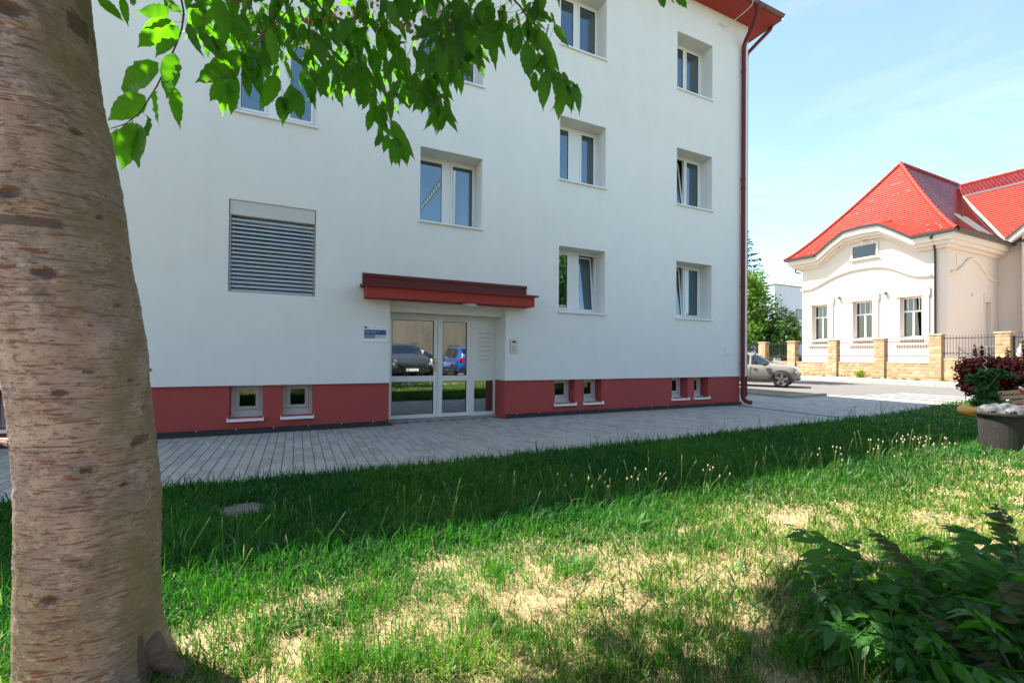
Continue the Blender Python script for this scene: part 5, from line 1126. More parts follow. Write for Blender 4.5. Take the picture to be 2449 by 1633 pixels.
Xk, Yk = X[keep], Y[keep]; n = len(Xk); Z = lawn_z(Xk, Yk); P = np.stack([Xk, Yk, Z - .005], 1); dk = dist[keep]; gk = green[keep]; luk = lush_shade[keep]
ln_ = rng.lognormal(math.log(.046), .40, n) * (.6 + .6 * gk) * (1 + .15 * luk); edgek = (e[keep] - Yk) < .14; ln_ = np.where(edgek, ln_ * 1.3, ln_) * (1 + .3 * edge_boost[keep])
wd = np.clip(.0034 * np.maximum(dk, 1.3) ** .60, .0034, .014) * np.where(infr[keep], 1, 1.3) * rng.uniform(.7, 1.3, n); lean = np.clip(rng.beta(2.2, 1.9, n) * 1.0, .05, .97)
tone = np.clip(fbm(N3, Xk * 1.3 + 9, Yk * 1.3 + 3) * 1.4 - .3 + rng.normal(0, .24, n), 0, 1)[:, None]
colr = np.array([.036, .120, .012]) * (1 - tone) + np.array([.118, .24, .015]) * tone
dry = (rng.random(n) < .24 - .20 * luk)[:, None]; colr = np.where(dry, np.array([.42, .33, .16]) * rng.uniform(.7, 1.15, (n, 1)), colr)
blue = (N2(Xk * .9 + 99, Yk * .9 + 12) > .62)[:, None]; colr = np.where(blue & ~dry, colr * np.array([.75, .95, 1.5]), colr); colr = colr * (1 + (np.array([.42, .64, .85]) - 1) * luk[:, None])  # near-path blades darkened: the building's shade put into their colour
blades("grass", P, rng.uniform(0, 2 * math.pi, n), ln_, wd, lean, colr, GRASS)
print("grass blades", n)
TX, TYY = [], []
for k in range(140):
    g_ = on_ground(rng.uniform(380, 2300), 1200 + 400 * rng.random() ** .8)
    if np.hypot(g_[0] + .69, g_[1] + 6.02) < .35: continue
    m_ = int(rng.uniform(25, 75)); sg = rng.uniform(.025, .075); TX.append(g_[0] + rng.normal(0, sg, m_)); TYY.append(g_[1] + rng.normal(0, sg, m_))
TX = np.concatenate(TX); TYY = np.concatenate(TYY); n = len(TX); dk = np.hypot(TX, TYY + 8.26); tone = rng.random((n, 1))
blades("grass_tufts", np.stack([TX, TYY, lawn_z(TX, TYY) - .004], 1), rng.uniform(0, 2 * math.pi, n), rng.uniform(.07, .17, n), np.clip(.0026 * dk ** .5, .0026, .007), np.clip(rng.beta(2, 2.6, n), .05, .9), np.array([.030, .115, .012]) * (1 - tone) + np.array([.075, .22, .014]) * tone, GRASS)
# straw lying on the dry ground
M2 = 420000; X2 = rng.uniform(-2.5, 12, M2); Y2 = rng.uniform(-8.3, -3.4, M2); d2 = np.hypot(X2, Y2 + 8.26); p2 = proj(np.stack([X2, Y2, np.zeros(M2)], 1))
lu2 = greenness(X2, Y2)[0]; k2 = (rng.random(M2) > .93 * lu2) & (p2[:, 2] > .5) & (p2[:, 0] > -60) & (p2[:, 0] < 2420) & (p2[:, 1] < 1640) & (rng.random(M2) < np.clip(3.4 / np.maximum(d2, 1.5) ** 1.5, 0, 1)) & (np.hypot(X2 + .83, Y2 + 5.82) > .3) & (np.hypot(X2 - MH[0], Y2 - MH[1]) > .22)
X2, Y2 = X2[k2], Y2[k2]; n = len(X2); P2_ = np.stack([X2, Y2, lawn_z(X2, Y2) + .002], 1)
c2 = np.array([.50, .38, .20]) * rng.uniform(.55, 1.2, (n, 1)) * np.array([1, 1, 1]); c2 = np.where((rng.random(n) < .2)[:, None], np.array([.20, .12, .06]), c2)
blades("dry_straw", P2_, rng.uniform(0, 2 * math.pi, n), rng.uniform(.02, .075, n), rng.uniform(.0016, .003, n) * np.maximum(1, d2[k2] * .45), rng.uniform(.86, .985, n), c2, mat("dry_straw_blade", (.4, .3, .16), .8, attr="Col", trans=.15))
# low broad leaves of clover and creeping weeds among the grass
cb = []
for k in range(70):
    g_ = on_ground(rng.uniform(380, 2350), 1120 + 440 * rng.random())
    if np.hypot(g_[0] + .69, g_[1] + 6.02) > .4: cb.append((g_[0], g_[1], float(lawn_z(np.array([g_[0]]), np.array([g_[1]]))[0]) + .022, rng.uniform(.05, .16), rng.uniform(.05, .16), .022))
quads_mesh("clover", leaf_cloud(cb, 3600, .011, 91, 1.4, .1), leaf_mat("clover_leaf", (.035, .11, .018), .3), kind='stuff')
# tall tufts and seed stalks
st_ = MB(); hd_ = MB(); pk = MB(); tuftP = []
def stalk(x, y, h, lx, ly, head=.05, hr=.0035, r=.0013):
    z = float(lawn_z(np.array([x]), np.array([y]))[0]); p = [(x, y, z), (x + lx * .25, y + ly * .25, z + h * .55), (x + lx, y + ly, z + h)]
    st_.tube(p, r, 4, caps=False); a = np.array(p[2]); d = np.array(p[2]) - np.array(p[1]); d /= np.linalg.norm(d)
    hd_.tube([a - d * .004, a + d * head * .35, a + d * head * .8, a + d * head], [hr * .5, hr, hr * .8, hr * .2], 5)
for k in range(100):
    x = rng.uniform(-.9, 9); y = -5.20 + rng.normal(0, .07)
    stalk(x, y, rng.uniform(.14, .34), rng.normal(0, .05), rng.normal(0, .04), .05, .0021 + .0005 * max(x, 0) ** .5, .0012 + .0002 * max(x, 0))
for k in range(60):
    x = rng.uniform(-1, 13); y = lawn_edge(x) - rng.uniform(.02, .12); stalk(x, y, rng.uniform(.12, .30), rng.normal(0, .05), rng.normal(0, .04), .05, .003, .0013 + .0002 * x)
for k in range(110):
    g_ = on_ground(rng.uniform(1250, 1800), rng.uniform(1330, 1600)); stalk(float(g_[0]), float(g_[1]), rng.uniform(.10, .26), rng.normal(0, .06), rng.normal(0, .05), .055, .0042, .0012)
for k in range(50):
    g_ = on_ground(rng.uniform(400, 1300), rng.uniform(1330, 1600)); stalk(float(g_[0]), float(g_[1]), rng.uniform(.08, .2), rng.normal(0, .05), rng.normal(0, .05), .04, .0028, .0011)
for (a, c, n_) in ((1460, 1155, 8), (1650, 1130, 6), (1900, 1090, 8), (2010, 1070, 14), (2130, 1062, 26), (1330, 1170, 6)):
    for k in range(n_):
        g_ = on_ground(a + rng.normal(0, 28), c + rng.normal(6, 5)); x, y = float(g_[0]), float(g_[1]); z = float(lawn_z(np.array([x]), np.array([y]))[0]); h = rng.uniform(.16, .32); tp_ = (x + rng.normal(0, .04), y + rng.normal(0, .04), z + h)
        st_.tube([(x, y, z), ((x + tp_[0]) / 2, (y + tp_[1]) / 2, z + h * .6), tp_], .0013 + .0002 * x, 4, caps=False); pk.lathe([(.0, -.010), (.005, -.006), (.0065, .003), (.004, .011), (0, .015)], c=tp_, n=7)
SEEDM = mat("seed_stalk", (.16, .22, .05), .6, trans=.3); st_.build("grass_stalks", SEEDM, kind='stuff', fix=False); hd_.build("grass_seed_heads", mat("seed_head", (.24, .28, .08), .7, trans=.3), kind='stuff', fix=False); pk.build("plantain_flower_heads", mat("plantain_head", (.48, .42, .27), .8), kind='stuff', fix=False)

# generic pointed leaf
def leaf_mesh(name, wr, fold, bend, m_, serr=.0, st=8, seed=0, twist=0.0, vein=True):
    r = np.random.default_rng(seed); V = []; F = []; cols = []
    for i in range(st):
        t = i / (st - 1); w_ = wr * .46 * (math.sin(math.pi * min(1, t ** .72)) ** .8) * (1 - .18 * t) if 0 < t < 1 else 0.004
        if t > .78: w_ *= max(.35, 1 - (t - .78) * 4)
        z0 = -bend * t * t + .02 * r.normal(); sg = (1 + serr * (1 if i % 2 else -1)); a = twist * t
        for s, q_ in ((-1, w_ * sg), (0, 0), (1, w_ * sg)):
            x = math.copysign(q_, s) if s else 0; z = z0 + abs(x) * fold * (1 - .9 * abs(x)) + (.012 * r.normal() if abs(s) == 1 else 0)
            V.append((x * math.cos(a) - z * math.sin(a) * .3, t + (abs(x) * .12), z + x * math.sin(a))); cols.append((1, 1, 1, 1) if abs(s) == 1 else (1.35, 1.25, 1.2, 1))
    for i in range(st - 1):
        for j in range(2): a = i * 3 + j; F.append((a, a + 1, a + 4, a + 3))
    me = bpy.data.meshes.new(name); me.from_pydata(V, [], F); me.polygons.foreach_set('use_smooth', [True] * len(F)); ca = me.color_attributes.new("Col", 'FLOAT_COLOR', 'POINT'); ca.data.foreach_set('color', np.array(cols, np.float32).ravel())
    me.materials.append(m_); me.update(); return me
def leafy_mat(name, c, tcol, trans=.5, rough=.42):
    M = mat(name, c, rough, trans=trans, tcol=tcol, spec=.35); t = M.node_tree; L = t.links.new; P = t.nodes['Principled BSDF']
    oi = t.nodes.new('ShaderNodeObjectInfo'); hs = t.nodes.new('ShaderNodeHueSaturation'); hs.inputs['Color'].default_value = (*c, 1)
    r1 = t.nodes.new('ShaderNodeMapRange'); r1.inputs[3].default_value = .65; r1.inputs[4].default_value = 1.45; L(oi.outputs['Random'], r1.inputs[0]); L(r1.outputs[0], hs.inputs['Value'])
    a = t.nodes.new('ShaderNodeVertexColor'); a.layer_name = "Col"; mx = t.nodes.new('ShaderNodeMix'); mx.data_type = 'RGBA'; mx.blend_type = 'MULTIPLY'; mx.inputs[0].default_value = 1; L(hs.outputs[0], mx.inputs[6]); L(a.outputs[0], mx.inputs[7]); L(mx.outputs[2], P.inputs['Base Color'])
    tc = t.nodes.new('ShaderNodeTexCoord'); mp = t.nodes.new('ShaderNodeMapping'); mp.inputs['Scale'].default_value = (6, 16, 6); wv = t.nodes.new('ShaderNodeTexNoise'); wv.inputs['Scale'].default_value = 1.6; L(tc.outputs['Object'], mp.inputs[0]); L(mp.outputs[0], wv.inputs[0]); b = t.nodes.new('ShaderNodeBump'); b.inputs['Strength'].default_value = .5; b.inputs['Distance'].default_value = .03; L(wv.outputs[0], b.inputs['Height']); L(b.outputs[0], P.inputs['Normal'])
    return M
def frame(B, T, nrm):
    B = Vector(B); T = Vector(T); y = T - B; L_ = y.length; y.normalize(); n = Vector(nrm); n = (n - y * n.dot(y)); n.normalize(); x = y.cross(n)
    return Matrix(((x.x * L_, y.x * L_, n.x * L_, B.x), (x.y * L_, y.y * L_, n.y * L_, B.y), (x.z * L_, y.z * L_, n.z * L_, B.z), (0, 0, 0, 1)))

# ================================================================== WEEDS AND SAPLINGS IN THE FOREGROUND
AIL = leafy_mat("sapling_leaf", (.027, .092, .011), (.12, .46, .02), .33, .5); AILR = leafy_mat("bronze_young_leaf", (.050, .055, .014), (.22, .26, .04), .35, .42)
def pinnate(nl, seed, m_, droop):
    r = np.random.default_rng(seed); base = leaf_mesh("tmp", .42, .25, .25, m_, .06, 7, seed); bv_ = np.array([v.co for v in base.vertices]); bf = [tuple(p.vertices) for p in base.polygons]; V = []; F = []; q = MB(); pts = []
    for i in range(11): t = i / 10; pts.append((0, t * (1 - .12 * t), -droop * t * t + .10 * t))
    q.tube(pts, [.010 - .007 * i / 10 for i in range(11)], 5); V += q.v; F += q.f
    for k in range(nl):
        t = .22 + .78 * k / (nl - 1); i = min(9, int(t * 10)); c = np.array(pts[i]) + (np.array(pts[i + 1]) - np.array(pts[i])) * (t * 10 - i)
        for s in ((-1, 1) if k < nl - 1 else (0,)):
            L_ = (.38 - .16 * abs(t - .5)) * r.uniform(.85, 1.1) * (1.0 if t < .85 else .8); ang = s * math.radians(70 - 30 * t + r.normal(0, 7)); dr_ = math.radians(-18 - droop * 45 + r.normal(0, 9))
            M = Matrix.Translation(Vector(c)) @ Matrix.Rotation(-ang, 4, 'Z') @ Matrix.Rotation(dr_, 4, 'X') @ Matrix.Rotation(r.normal(0, .3), 4, 'Y') @ Matrix.Scale(L_, 4)
            n0 = len(V); V += [tuple(M @ Vector(p)) for p in bv_]; F += [tuple(i + n0 for i in f) for f in bf]
    me = bpy.data.meshes.new("compound_leaf"); me.from_pydata(V, [], F); ca = me.color_attributes.new("Col", 'FLOAT_COLOR', 'POINT'); ca.data.foreach_set('color', np.ones(len(V) * 4, np.float32)); me.polygons.foreach_set('use_smooth', [True] * len(F)); me.materials.append(m_); me.update(); bpy.data.meshes.remove(base); return me
PIN = [pinnate(5, 100 + k, AIL, d) for k, d in enumerate((.25, .4, .55, .3))] + [pinnate(7, 110, AILR, .5)]
GSTEM = mat("sapling_stem", (.09, .075, .03), .6)
sap_spots = [(2290, 1215, 2.05, 1), (2070, 1285, 1.98, 1), (1885, 1262, 2.1, 0), (2180, 1330, 1.9, 0), (1980, 1350, 1.95, 0), (2340, 1330, 1.75, 0), (2240, 1420, 1.7, 1), (2080, 1430, 1.75, 0), (1960, 1440, 1.85, 0), (2330, 1480, 1.6, 0), (2140, 1500, 1.65, 0), (2230, 1280, 2.3, 0), (2010, 1490, 1.75, 0), (2400, 1380, 1.9, 0), (2120, 1370, 2.1, 0), (2300, 1560, 1.55, 1), (2040, 1540, 1.7, 0), (2180, 1440, 1.95, 0), (1930, 1380, 2.05, 0), (2330, 1260, 2.1, 0), (2100, 1560, 1.6, 0), (2260, 1500, 1.8, 0), (2160, 1280, 2.2, 0), (2350, 1420, 1.85, 0), (2010, 1300, 2.2, 0)]
bush = thing("sapling_bush", "dense clump of dark green tree of heaven saplings in the shaded corner of the lawn", "shrub", (2.7, -7.2, 0))
for k, (a, c, d, red) in enumerate(sap_spots):
    a, c = a + (70 if a < 2000 else 35), c + 32; tp_ = at(a, c, d); r = np.random.default_rng(300 + k); ft = np.array([tp_[0] + r.normal(0, .07), tp_[1] + r.normal(0, .07), 0]); tp_[2] = max(tp_[2], .16)
    q = MB(); md = (ft + tp_) / 2 + r.normal(0, .02, 3); q.tube([ft, md, tp_], [.009, .007, .004], 6); s_ = q.build("stem", GSTEM, bush, smooth=True)
    nl = 11 if tp_[2] > .3 else 8
    for j in range(nl):
        t = .35 + .65 * j / (nl - 1); p = ft + (md - ft) * min(1, 2 * t) + (tp_ - md) * max(0, 2 * t - 1); az = j * 2.4 + k + r.normal(0, .3); elev = math.radians(15 + 40 * t ** 3 + r.normal(0, 8)); L_ = r.uniform(.22, .36) * (.8 if t > .95 else 1)
        M = Matrix.Translation(Vector(p)) @ Matrix.Rotation(az, 4, 'Z') @ Matrix.Rotation(elev, 4, 'X') @ Matrix.Scale(L_, 4)
        link("leaf", PIN[4] if (red and j == nl - 1) else PIN[int(r.integers(4))], s_, mw=M)
NAR = leafy_mat("grey_green_weed_leaf", (.045, .10, .045), (.12, .3, .08), .25, .55)
NL = [leaf_mesh("leaf", .17, .15, b_, NAR, 0, 7, 400 + k) for k, b_ in enumerate((.15, .35, .55))]
def weed(label, foot, top, n_, L0, seed, tuft=14):
    r = np.random.default_rng(seed); ft = np.array(foot); tp_ = np.array(top); w_ = thing("weed_plant", label, "weed", tuple(map(float, ft)), "upright narrow leaved weeds")
    md = (ft + tp_) / 2 + np.array([r.normal(0, .01), r.normal(0, .01), 0]); q = MB(); q.tube([ft, md, tp_], [.006, .005, .003], 6); q.build("stem", GSTEM, w_, smooth=True)
    for k in range(n_ + tuft):
        t = r.uniform(.05, .9) if k < n_ else r.uniform(.92, 1.0); p = ft + (tp_ - ft) * t; az = k * 2.4; el = math.radians(r.uniform(5, 35) if k < n_ else r.uniform(40, 80)); L_ = L0 * (1 - .62 * t) * r.uniform(.8, 1.2)
        link("leaf", NL[int(r.integers(3))], w_, mw=Matrix.Translation(Vector(p)) @ Matrix.Rotation(az, 4, 'Z') @ Matrix.Rotation(el, 4, 'X') @ Matrix.Scale(max(.03, L_), 4))
    for k in range(10):
        link("leaf", NL[int(r.integers(3))], w_, mw=Matrix.Translation(Vector(ft)) @ Matrix.Rotation(k * .63, 4, 'Z') @ Matrix.Rotation(math.radians(r.uniform(20, 60)), 4, 'X') @ Matrix.Scale(L0 * 1.1, 4))
f1 = on_ground(1890, 1500); weed("tall upright weed with narrow grey green leaves at the left edge of the sapling clump", f1, at(1872, 1325, float((f1 - CAMP) @ FW)), 26, .11, 1)
f1 = on_ground(1850, 1470); t1 = at(1738, 1395, float((f1 - CAMP) @ FW) + .1); weed("leaning weed stem with curled narrow leaves pointing left away from the saplings", f1, t1, 16, .09, 2)
f1 = on_ground(1930, 1560); weed("low leafy weed rosette with pale green leaves in front of the saplings", f1, at(1920, 1490, float((f1 - CAMP) @ FW)), 18, .14, 3, 6)
# plantain rosettes in the grass
PLM = leafy_mat("plantain_leaf", (.05, .13, .035), (.14, .42, .05), .35, .45); PLL = [leaf_mesh("leaf", .26, .2, b_, PLM, 0, 7, 500 + k) for k, b_ in enumerate((.2, .5))]
for (a, c, n_, L0, lb) in ((1310, 1300, 13, .14, "broad leaved plantain rosette in the middle of the sunlit lawn"), (1455, 1215, 12, .17, "plantain rosette with long narrow leaves near the shadow edge"), (1960, 1105, 16, .12, "leafy plantain clump at the far end of the shadow edge"), (1690, 1320, 11, .11, "small dark leaved rosette on the sunny lawn left of the saplings"), (1010, 1560, 10, .12, "plantain rosette with one upright pale leaf at the bottom of the lawn")):
    f1 = on_ground(a, c, .03); t = thing("plantain_rosette", lb, "weed", tuple(map(float, f1)), "plantain rosettes in the lawn"); r = np.random.default_rng(int(a))
    for k in range(n_): link("leaf", PLL[k % 2], t, mw=Matrix.Translation(Vector(f1)) @ Matrix.Rotation(k * 2.4, 4, 'Z') @ Matrix.Rotation(math.radians(r.uniform(15, 65)), 4, 'X') @ Matrix.Scale(L0 * r.uniform(.7, 1.1), 4))
for k, (a, c, lb) in enumerate(((1985 / 1.04125 + 10, 893 / 1.04125, "small yellow green weed growing at the foot of the stone fence"),)):
    f1 = np.array([30.7, 6.9, .12]); t = thing("wall_weed", lb, "weed", tuple(f1)); quads_mesh("foliage", leaf_cloud([(30.65, 6.9, .36, .22, .32, .27)], 240, .07, 71), leaf_mat("yellow_green_weed", (.16, .22, .02), .3), t); q = MB(); q.tube([f1, f1 + np.array([0, 0, .4])], .02, 5); q.build("stem", GSTEM, t)
kb = leaf_cloud([(rng.uniform(30.2, 30.8), y, .14, .12, .25, .08) for y in (11, 10.2, 9.5, 8.8, 7.9, 5.9, 5.2, 4.6, 4.0, 3.0, 2.2)], 500, .05, 72); quads_mesh("kerb_weeds", kb, LIME, kind='stuff')

# ================================================================== CHERRY TREE
tree_o = thing("cherry_tree", "old leaning cherry tree trunk with lenticelled bark and overhanging leafy branches", "tree", (-.83, -5.82, 0))
YS = np.array([-420, -200, 0, 100, 200, 300, 400, 500, 590, 700, 770, 865, 960, 1060, 1150, 1250, 1300, 1400, 1450, 1500, 1540, 1570, 1640, 1700.])
LL = np.array([-190, -165, -128, -112, -98, -86, -76, -66, -55, -38, -22, 0, 17, 29, 38, 41, 41, 40, 38, 36, 30, 20, 0, -20.])
RR = np.array([150, 178, 199, 212, 228, 253, 268, 284, 299, 322, 334, 345, 357, 367, 376, 381, 382, 384, 388, 398, 412, 436, 470, 500.])
DD = np.interp(YS, [-420, 0, 800, 1570, 1700], [1.80, 1.80, 1.84, 1.86, 1.86])
NR, NA = 300, 120; ys_ = np.linspace(1690, -420, NR); V = []; cen = []
for y in ys_:
    l_, r_, d = np.interp(y, YS, LL), np.interp(y, YS, RR), np.interp(y, YS, DD); a1, a2 = [math.atan2((q_ * 1.04125 - IW / 2) / FPX, 1) for q_ in (l_, r_)]; mid_, half_ = (a1 + a2) / 2, (a2 - a1) / 2
    Dh = d * 1.27; zc_ = at((l_ + r_) / 2, y, Dh * math.cos(mid_))[2]; hv_ = _fw * math.cos(mid_) + _rt * math.sin(mid_); cen.append((np.array([CAMP[0] + hv_[0] * Dh, CAMP[1] + hv_[1] * Dh, zc_]), Dh * math.sin(half_) * .985))
TH = np.linspace(0, 2 * math.pi, NA, endpoint=False)
for (a, R) in cen:
    z = a[2]; fl = max(0, .28 - z) / .28
    for t in TH:
        nx_, ny_ = math.cos(t), math.sin(t)
        rr_ = R * (1 + .025 * mnoise.noise((nx_ * 1.4, ny_ * 1.4, z * 1.5)) + .10 * fl ** 2 * max(0, math.sin(3 * t + 1)) ** 2)
        rr_ += .0022 * mnoise.noise((nx_ * 5, ny_ * 5, z * 24)) + .007 * mnoise.noise((nx_ * 2.6, ny_ * 2.6, z * 3.2)) + .003 * mnoise.noise((nx_ * 14, ny_ * 14, z * 60)) + .005 * abs(mnoise.noise((nx_ * 7, ny_ * 7, z * 5)))
        V.append((a[0] + rr_ * nx_, a[1] + rr_ * ny_, z))
V = np.array(V); pj = proj(V); knots = [(110, 626, .045, .010), (170, 302, .028, .006), (137, 906, .03, .007), (198, 1080, .028, .006), (117, 1376, .04, .009), (15, 438, .05, .01), (228, 500, .02, .004), (25, 22, .06, .010), (310, 1015, .03, .006), (268, 700, .018, .003), (200, 852, .018, .003), (300, 870, .018, .003), (285, 1110, .022, .005)]
wound = np.zeros(len(V)); front = ((V - CAMP) * np.repeat(np.array([[a[0] - CAMP[0], a[1] - CAMP[1], 0] for a, _ in cen]), NA, 0)).sum(1)
axis = np.repeat(np.array([a for a, _ in cen]), NA, 0); out = V - axis; out[:, 2] = 0; out /= np.linalg.norm(out, axis=1)[:, None] + 1e-9; facing = (out * (CAMP - V)).sum(1) > 0
for (kx, ky, s, h) in knots:
    dd = np.hypot(pj[:, 0] - kx, pj[:, 1] - ky) + np.where(facing, 0, 1e5); i = int(np.argmin(dd)); r3 = V - V[i]; r2 = (r3[:, 0] ** 2 + r3[:, 1] ** 2) / (s * 1.25) ** 2 + r3[:, 2] ** 2 / (s * .7) ** 2
    ringv = np.exp(-(np.sqrt(r2) - .8) ** 2 * 6) * h - np.exp(-r2 * 5) * h * 1.4; V += out * ringv[:, None]; wn_ = np.array([mnoise.noise((p[0] * 60, p[1] * 60, p[2] * 90)) for p in V]) * (r2 < 4); wound = np.maximum(wound, np.clip(1.5 * np.exp(-r2 * 3.0) * (1 + .8 * wn_), 0, 1))
def streak(kx, ky, sx_, sz_, amt):
    global wound
    dd = np.hypot(pj[:, 0] - kx, pj[:, 1] - ky) + np.where(facing, 0, 1e5); i = int(np.argmin(dd)); r3 = V - V[i]; hx = np.hypot(r3[:, 0], r3[:, 1]); w_ = np.clip(1.5 - np.maximum(hx / sx_, np.abs(r3[:, 2]) / sz_) * 1.5, 0, 1); wound = np.maximum(wound, np.clip(w_ * 2, 0, amt))
streak(40, 508, .13, .022, .95); streak(180, 62, .05, .045, .8); streak(330, 1008, .05, .018, .7); streak(330, 1530, .025, .14, .9); streak(400, 1560, .10, .09, .85)
F = []
for i in range(NR - 1):
    for j in range(NA): k = (j + 1) % NA; F.append((i * NA + j, i * NA + k, (i + 1) * NA + k, (i + 1) * NA + j))
moss = np.clip((np.abs(out @ RT) - .50) * 2.3, 0, 1)
me = bpy.data.meshes.new("trunk"); me.from_pydata(V.tolist(), [], F); ca = me.color_attributes.new("Wound", 'FLOAT_COLOR', 'POINT'); ca.data.foreach_set('color', np.stack([wound, moss, wound, np.ones(len(V))], 1).astype(np.float32).ravel()); me.polygons.foreach_set('use_smooth', [True] * len(F))
BK = bpy.data.materials.new("cherry_bark"); BK.use_nodes = True; t = BK.node_tree; L = t.links.new; Pn = t.nodes['Principled BSDF']; Pn.inputs['Roughness'].default_value = .75; Pn.inputs['Specular IOR Level'].default_value = .3
tc = t.nodes.new('ShaderNodeTexCoord')
def nz(scale, stretch, detail=5, rough=.55, dist=0.0):
    mp = t.nodes.new('ShaderNodeMapping'); mp.inputs['Scale'].default_value = stretch; L(tc.outputs['Object'], mp.inputs[0]); n_ = t.nodes.new('ShaderNodeTexNoise'); n_.inputs['Scale'].default_value = scale; n_.inputs['Detail'].default_value = detail; n_.inputs['Roughness'].default_value = rough; n_.inputs['Distortion'].default_value = dist; L(mp.outputs[0], n_.inputs[0]); return n_.outputs[0]
def mr(src, a, b_, c=0.0, d=1.0):
    r_ = t.nodes.new('ShaderNodeMapRange'); r_.inputs[1].default_value = a; r_.inputs[2].default_value = b_; r_.inputs[3].default_value = c; r_.inputs[4].default_value = d; L(src, r_.inputs[0]); return r_.outputs[0]
def mx(fac, A, B_):
    x = t.nodes.new('ShaderNodeMix'); x.data_type = 'RGBA'; L(fac, x.inputs[0])
    if isinstance(A, tuple): x.inputs[6].default_value = (*A, 1)
    else: L(A, x.inputs[6])
    if isinstance(B_, tuple): x.inputs[7].default_value = (*B_, 1)
    else: L(B_, x.inputs[7])
    return x.outputs[2]
c = mx(mr(nz(3.5, (1, 1, .8), 6), .38, .62), (.42, .315, .285), (.29, .25, .25)); c = mx(mr(nz(7, (1, 1, 1.4), 7), .46, .66, 0, .9), c, (.50, .42, .37)); c = mx(mr(nz(1.7, (1, 1, .35), 4), .47, .62, 0, .8), c, (.22, .195, .105))
c = mx(mr(nz(10, (1, 1, 1.5), 6), .58, .70, 0, .75), c, (.13, .105, .10)); c = mx(mr(nz(70, (1, 1, 1.6), 4, .7), .5, .75, 0, .55), c, (.50, .41, .33))
len_ = mr(nz(11, (1.1, 1.1, 11), 2, .45, .5), .60, .64, 0, .9); len2 = mr(nz(22, (1.1, 1.1, 9), 2, .4, .5), .64, .67, 0, .7)
c = mx(len2, c, (.17, .085, .052)); c = mx(len_, c, (.21, .088, .048))
c = mx(mr(nz(6, (.7, .7, 17), 3, .55, .5), .61, .64, 0, .75), c, (.115, .075, .055)); c = mx(mr(nz(19, (1, 1, 2.2), 5, .65), .56, .66, 0, .65), c, (.58, .49, .44)); c = mx(mr(nz(38, (1, 1, 2.0), 5, .75), .55, .62, 0, .8), c, (.12, .09, .08))
va = t.nodes.new('ShaderNodeVertexColor'); va.layer_name = "Wound"; _sp = t.nodes.new('ShaderNodeSeparateColor'); L(va.outputs[0], _sp.inputs[0]); _mm = t.nodes.new('ShaderNodeMath'); _mm.operation = 'MULTIPLY'; L(_sp.outputs[1], _mm.inputs[0]); L(mr(nz(6, (1, 1, .7), 6, .65), .36, .58, .15, .9), _mm.inputs[1]); c = mx(_mm.outputs[0], c, (.205, .185, .10))
_ad = t.nodes.new('ShaderNodeMath'); _ad.operation = 'ADD'; L(_sp.outputs[0], _ad.inputs[0]); L(mr(nz(45, (1, 1, 1.8), 5, .7), .25, .75, -.45, .45), _ad.inputs[1]); c = mx(mr(_ad.outputs[0], .38, .66, 0, .8), c, (.10, .07, .055)); _g = t.nodes.new('ShaderNodeMix'); _g.data_type = 'RGBA'; _g.blend_type = 'MULTIPLY'; _g.inputs[0].default_value = 1; L(c, _g.inputs[6]); _g.inputs[7].default_value = (.96, .87, .85, 1); L(_g.outputs[2], Pn.inputs['Base Color'])
b1 = t.nodes.new('ShaderNodeBump'); b1.inputs['Strength'].default_value = .7; b1.inputs['Distance'].default_value = .011; L(nz(26, (1, 1, 1.7), 8, .7), b1.inputs['Height'])
b2 = t.nodes.new('ShaderNodeBump'); b2.inputs['Strength'].default_value = .6; b2.inputs['Distance'].default_value = .003; L(len_, b2.inputs['Height']); L(b1.outputs[0], b2.inputs['Normal']); L(b2.outputs[0], Pn.inputs['Normal'])
me.materials.append(BK); me.update(); trunk_o = link("trunk", me, tree_o)
_c0 = np.array([-.69, -6.02, 0.0]); _e = on_ground(446, 1572, -.02); _d = _e - _c0; _d[2] = 0
for (f_, a_, r_) in ((1.0, 0, .040), (.86, -.75, .034), (.82, 1.9, .035), (.82, -2.2, .035)):
    ca_, sa_ = math.cos(a_), math.sin(a_); dd_ = np.array([_d[0] * ca_ - _d[1] * sa_, _d[0] * sa_ + _d[1] * ca_, 0]) * f_
    q = MB(); pts_ = [_c0 + dd_ * .50 + np.array([0, 0, .17]), _c0 + dd_ * .70 + np.array([0, 0, .075]), _c0 + dd_ * .87 + np.array([0, 0, .03]), _c0 + dd_ * 1.05 + np.array([0, 0, -.02])]
    s_ = np.linspace(0, 3, 22); P_ = np.stack([np.interp(s_, range(4), [p[k] for p in pts_]) for k in range(3)], 1)
    q.tube(P_, [r_ * (1.15 - .55 * t_ / 21) for t_ in range(22)], 14); q.v = [tuple(np.array(p) + .012 * np.array([mnoise.noise((p[0] * 30, p[1] * 30, p[2] * 30)), mnoise.noise((p[0] * 30 + 9, p[1] * 30, p[2] * 30)), mnoise.noise((p[0] * 30, p[1] * 30 + 9, p[2] * 30))])) for p in q.v]
    ro_ = q.build("root", BK, trunk_o, smooth=True); _cw = ro_.data.color_attributes.new("Wound", 'FLOAT_COLOR', 'POINT'); _w0 = .95 if f_ == 1.0 else .35; _cw.data.foreach_set('color', np.tile([_w0, .3, 0, 1], len(ro_.data.vertices)).astype(np.float32))
def stub(sx_, sy_, dx, dz, r0, L_):
    dd = np.hypot(pj[:, 0] - sx_, pj[:, 1] - sy_) + np.where(facing, 0, 8); i = int(np.argmin(dd)); p = V[i] - np.array([dx * .012 * RT[0], dx * .012 * RT[1], 0]); d = RT * dx + np.array([0, 0, dz]); q = MB(); q.tube([p, p + d * L_ * .6, p + d * L_], [r0, r0 * .75, r0 * .5], 8); q.build("twig_stub", BK, trunk_o)
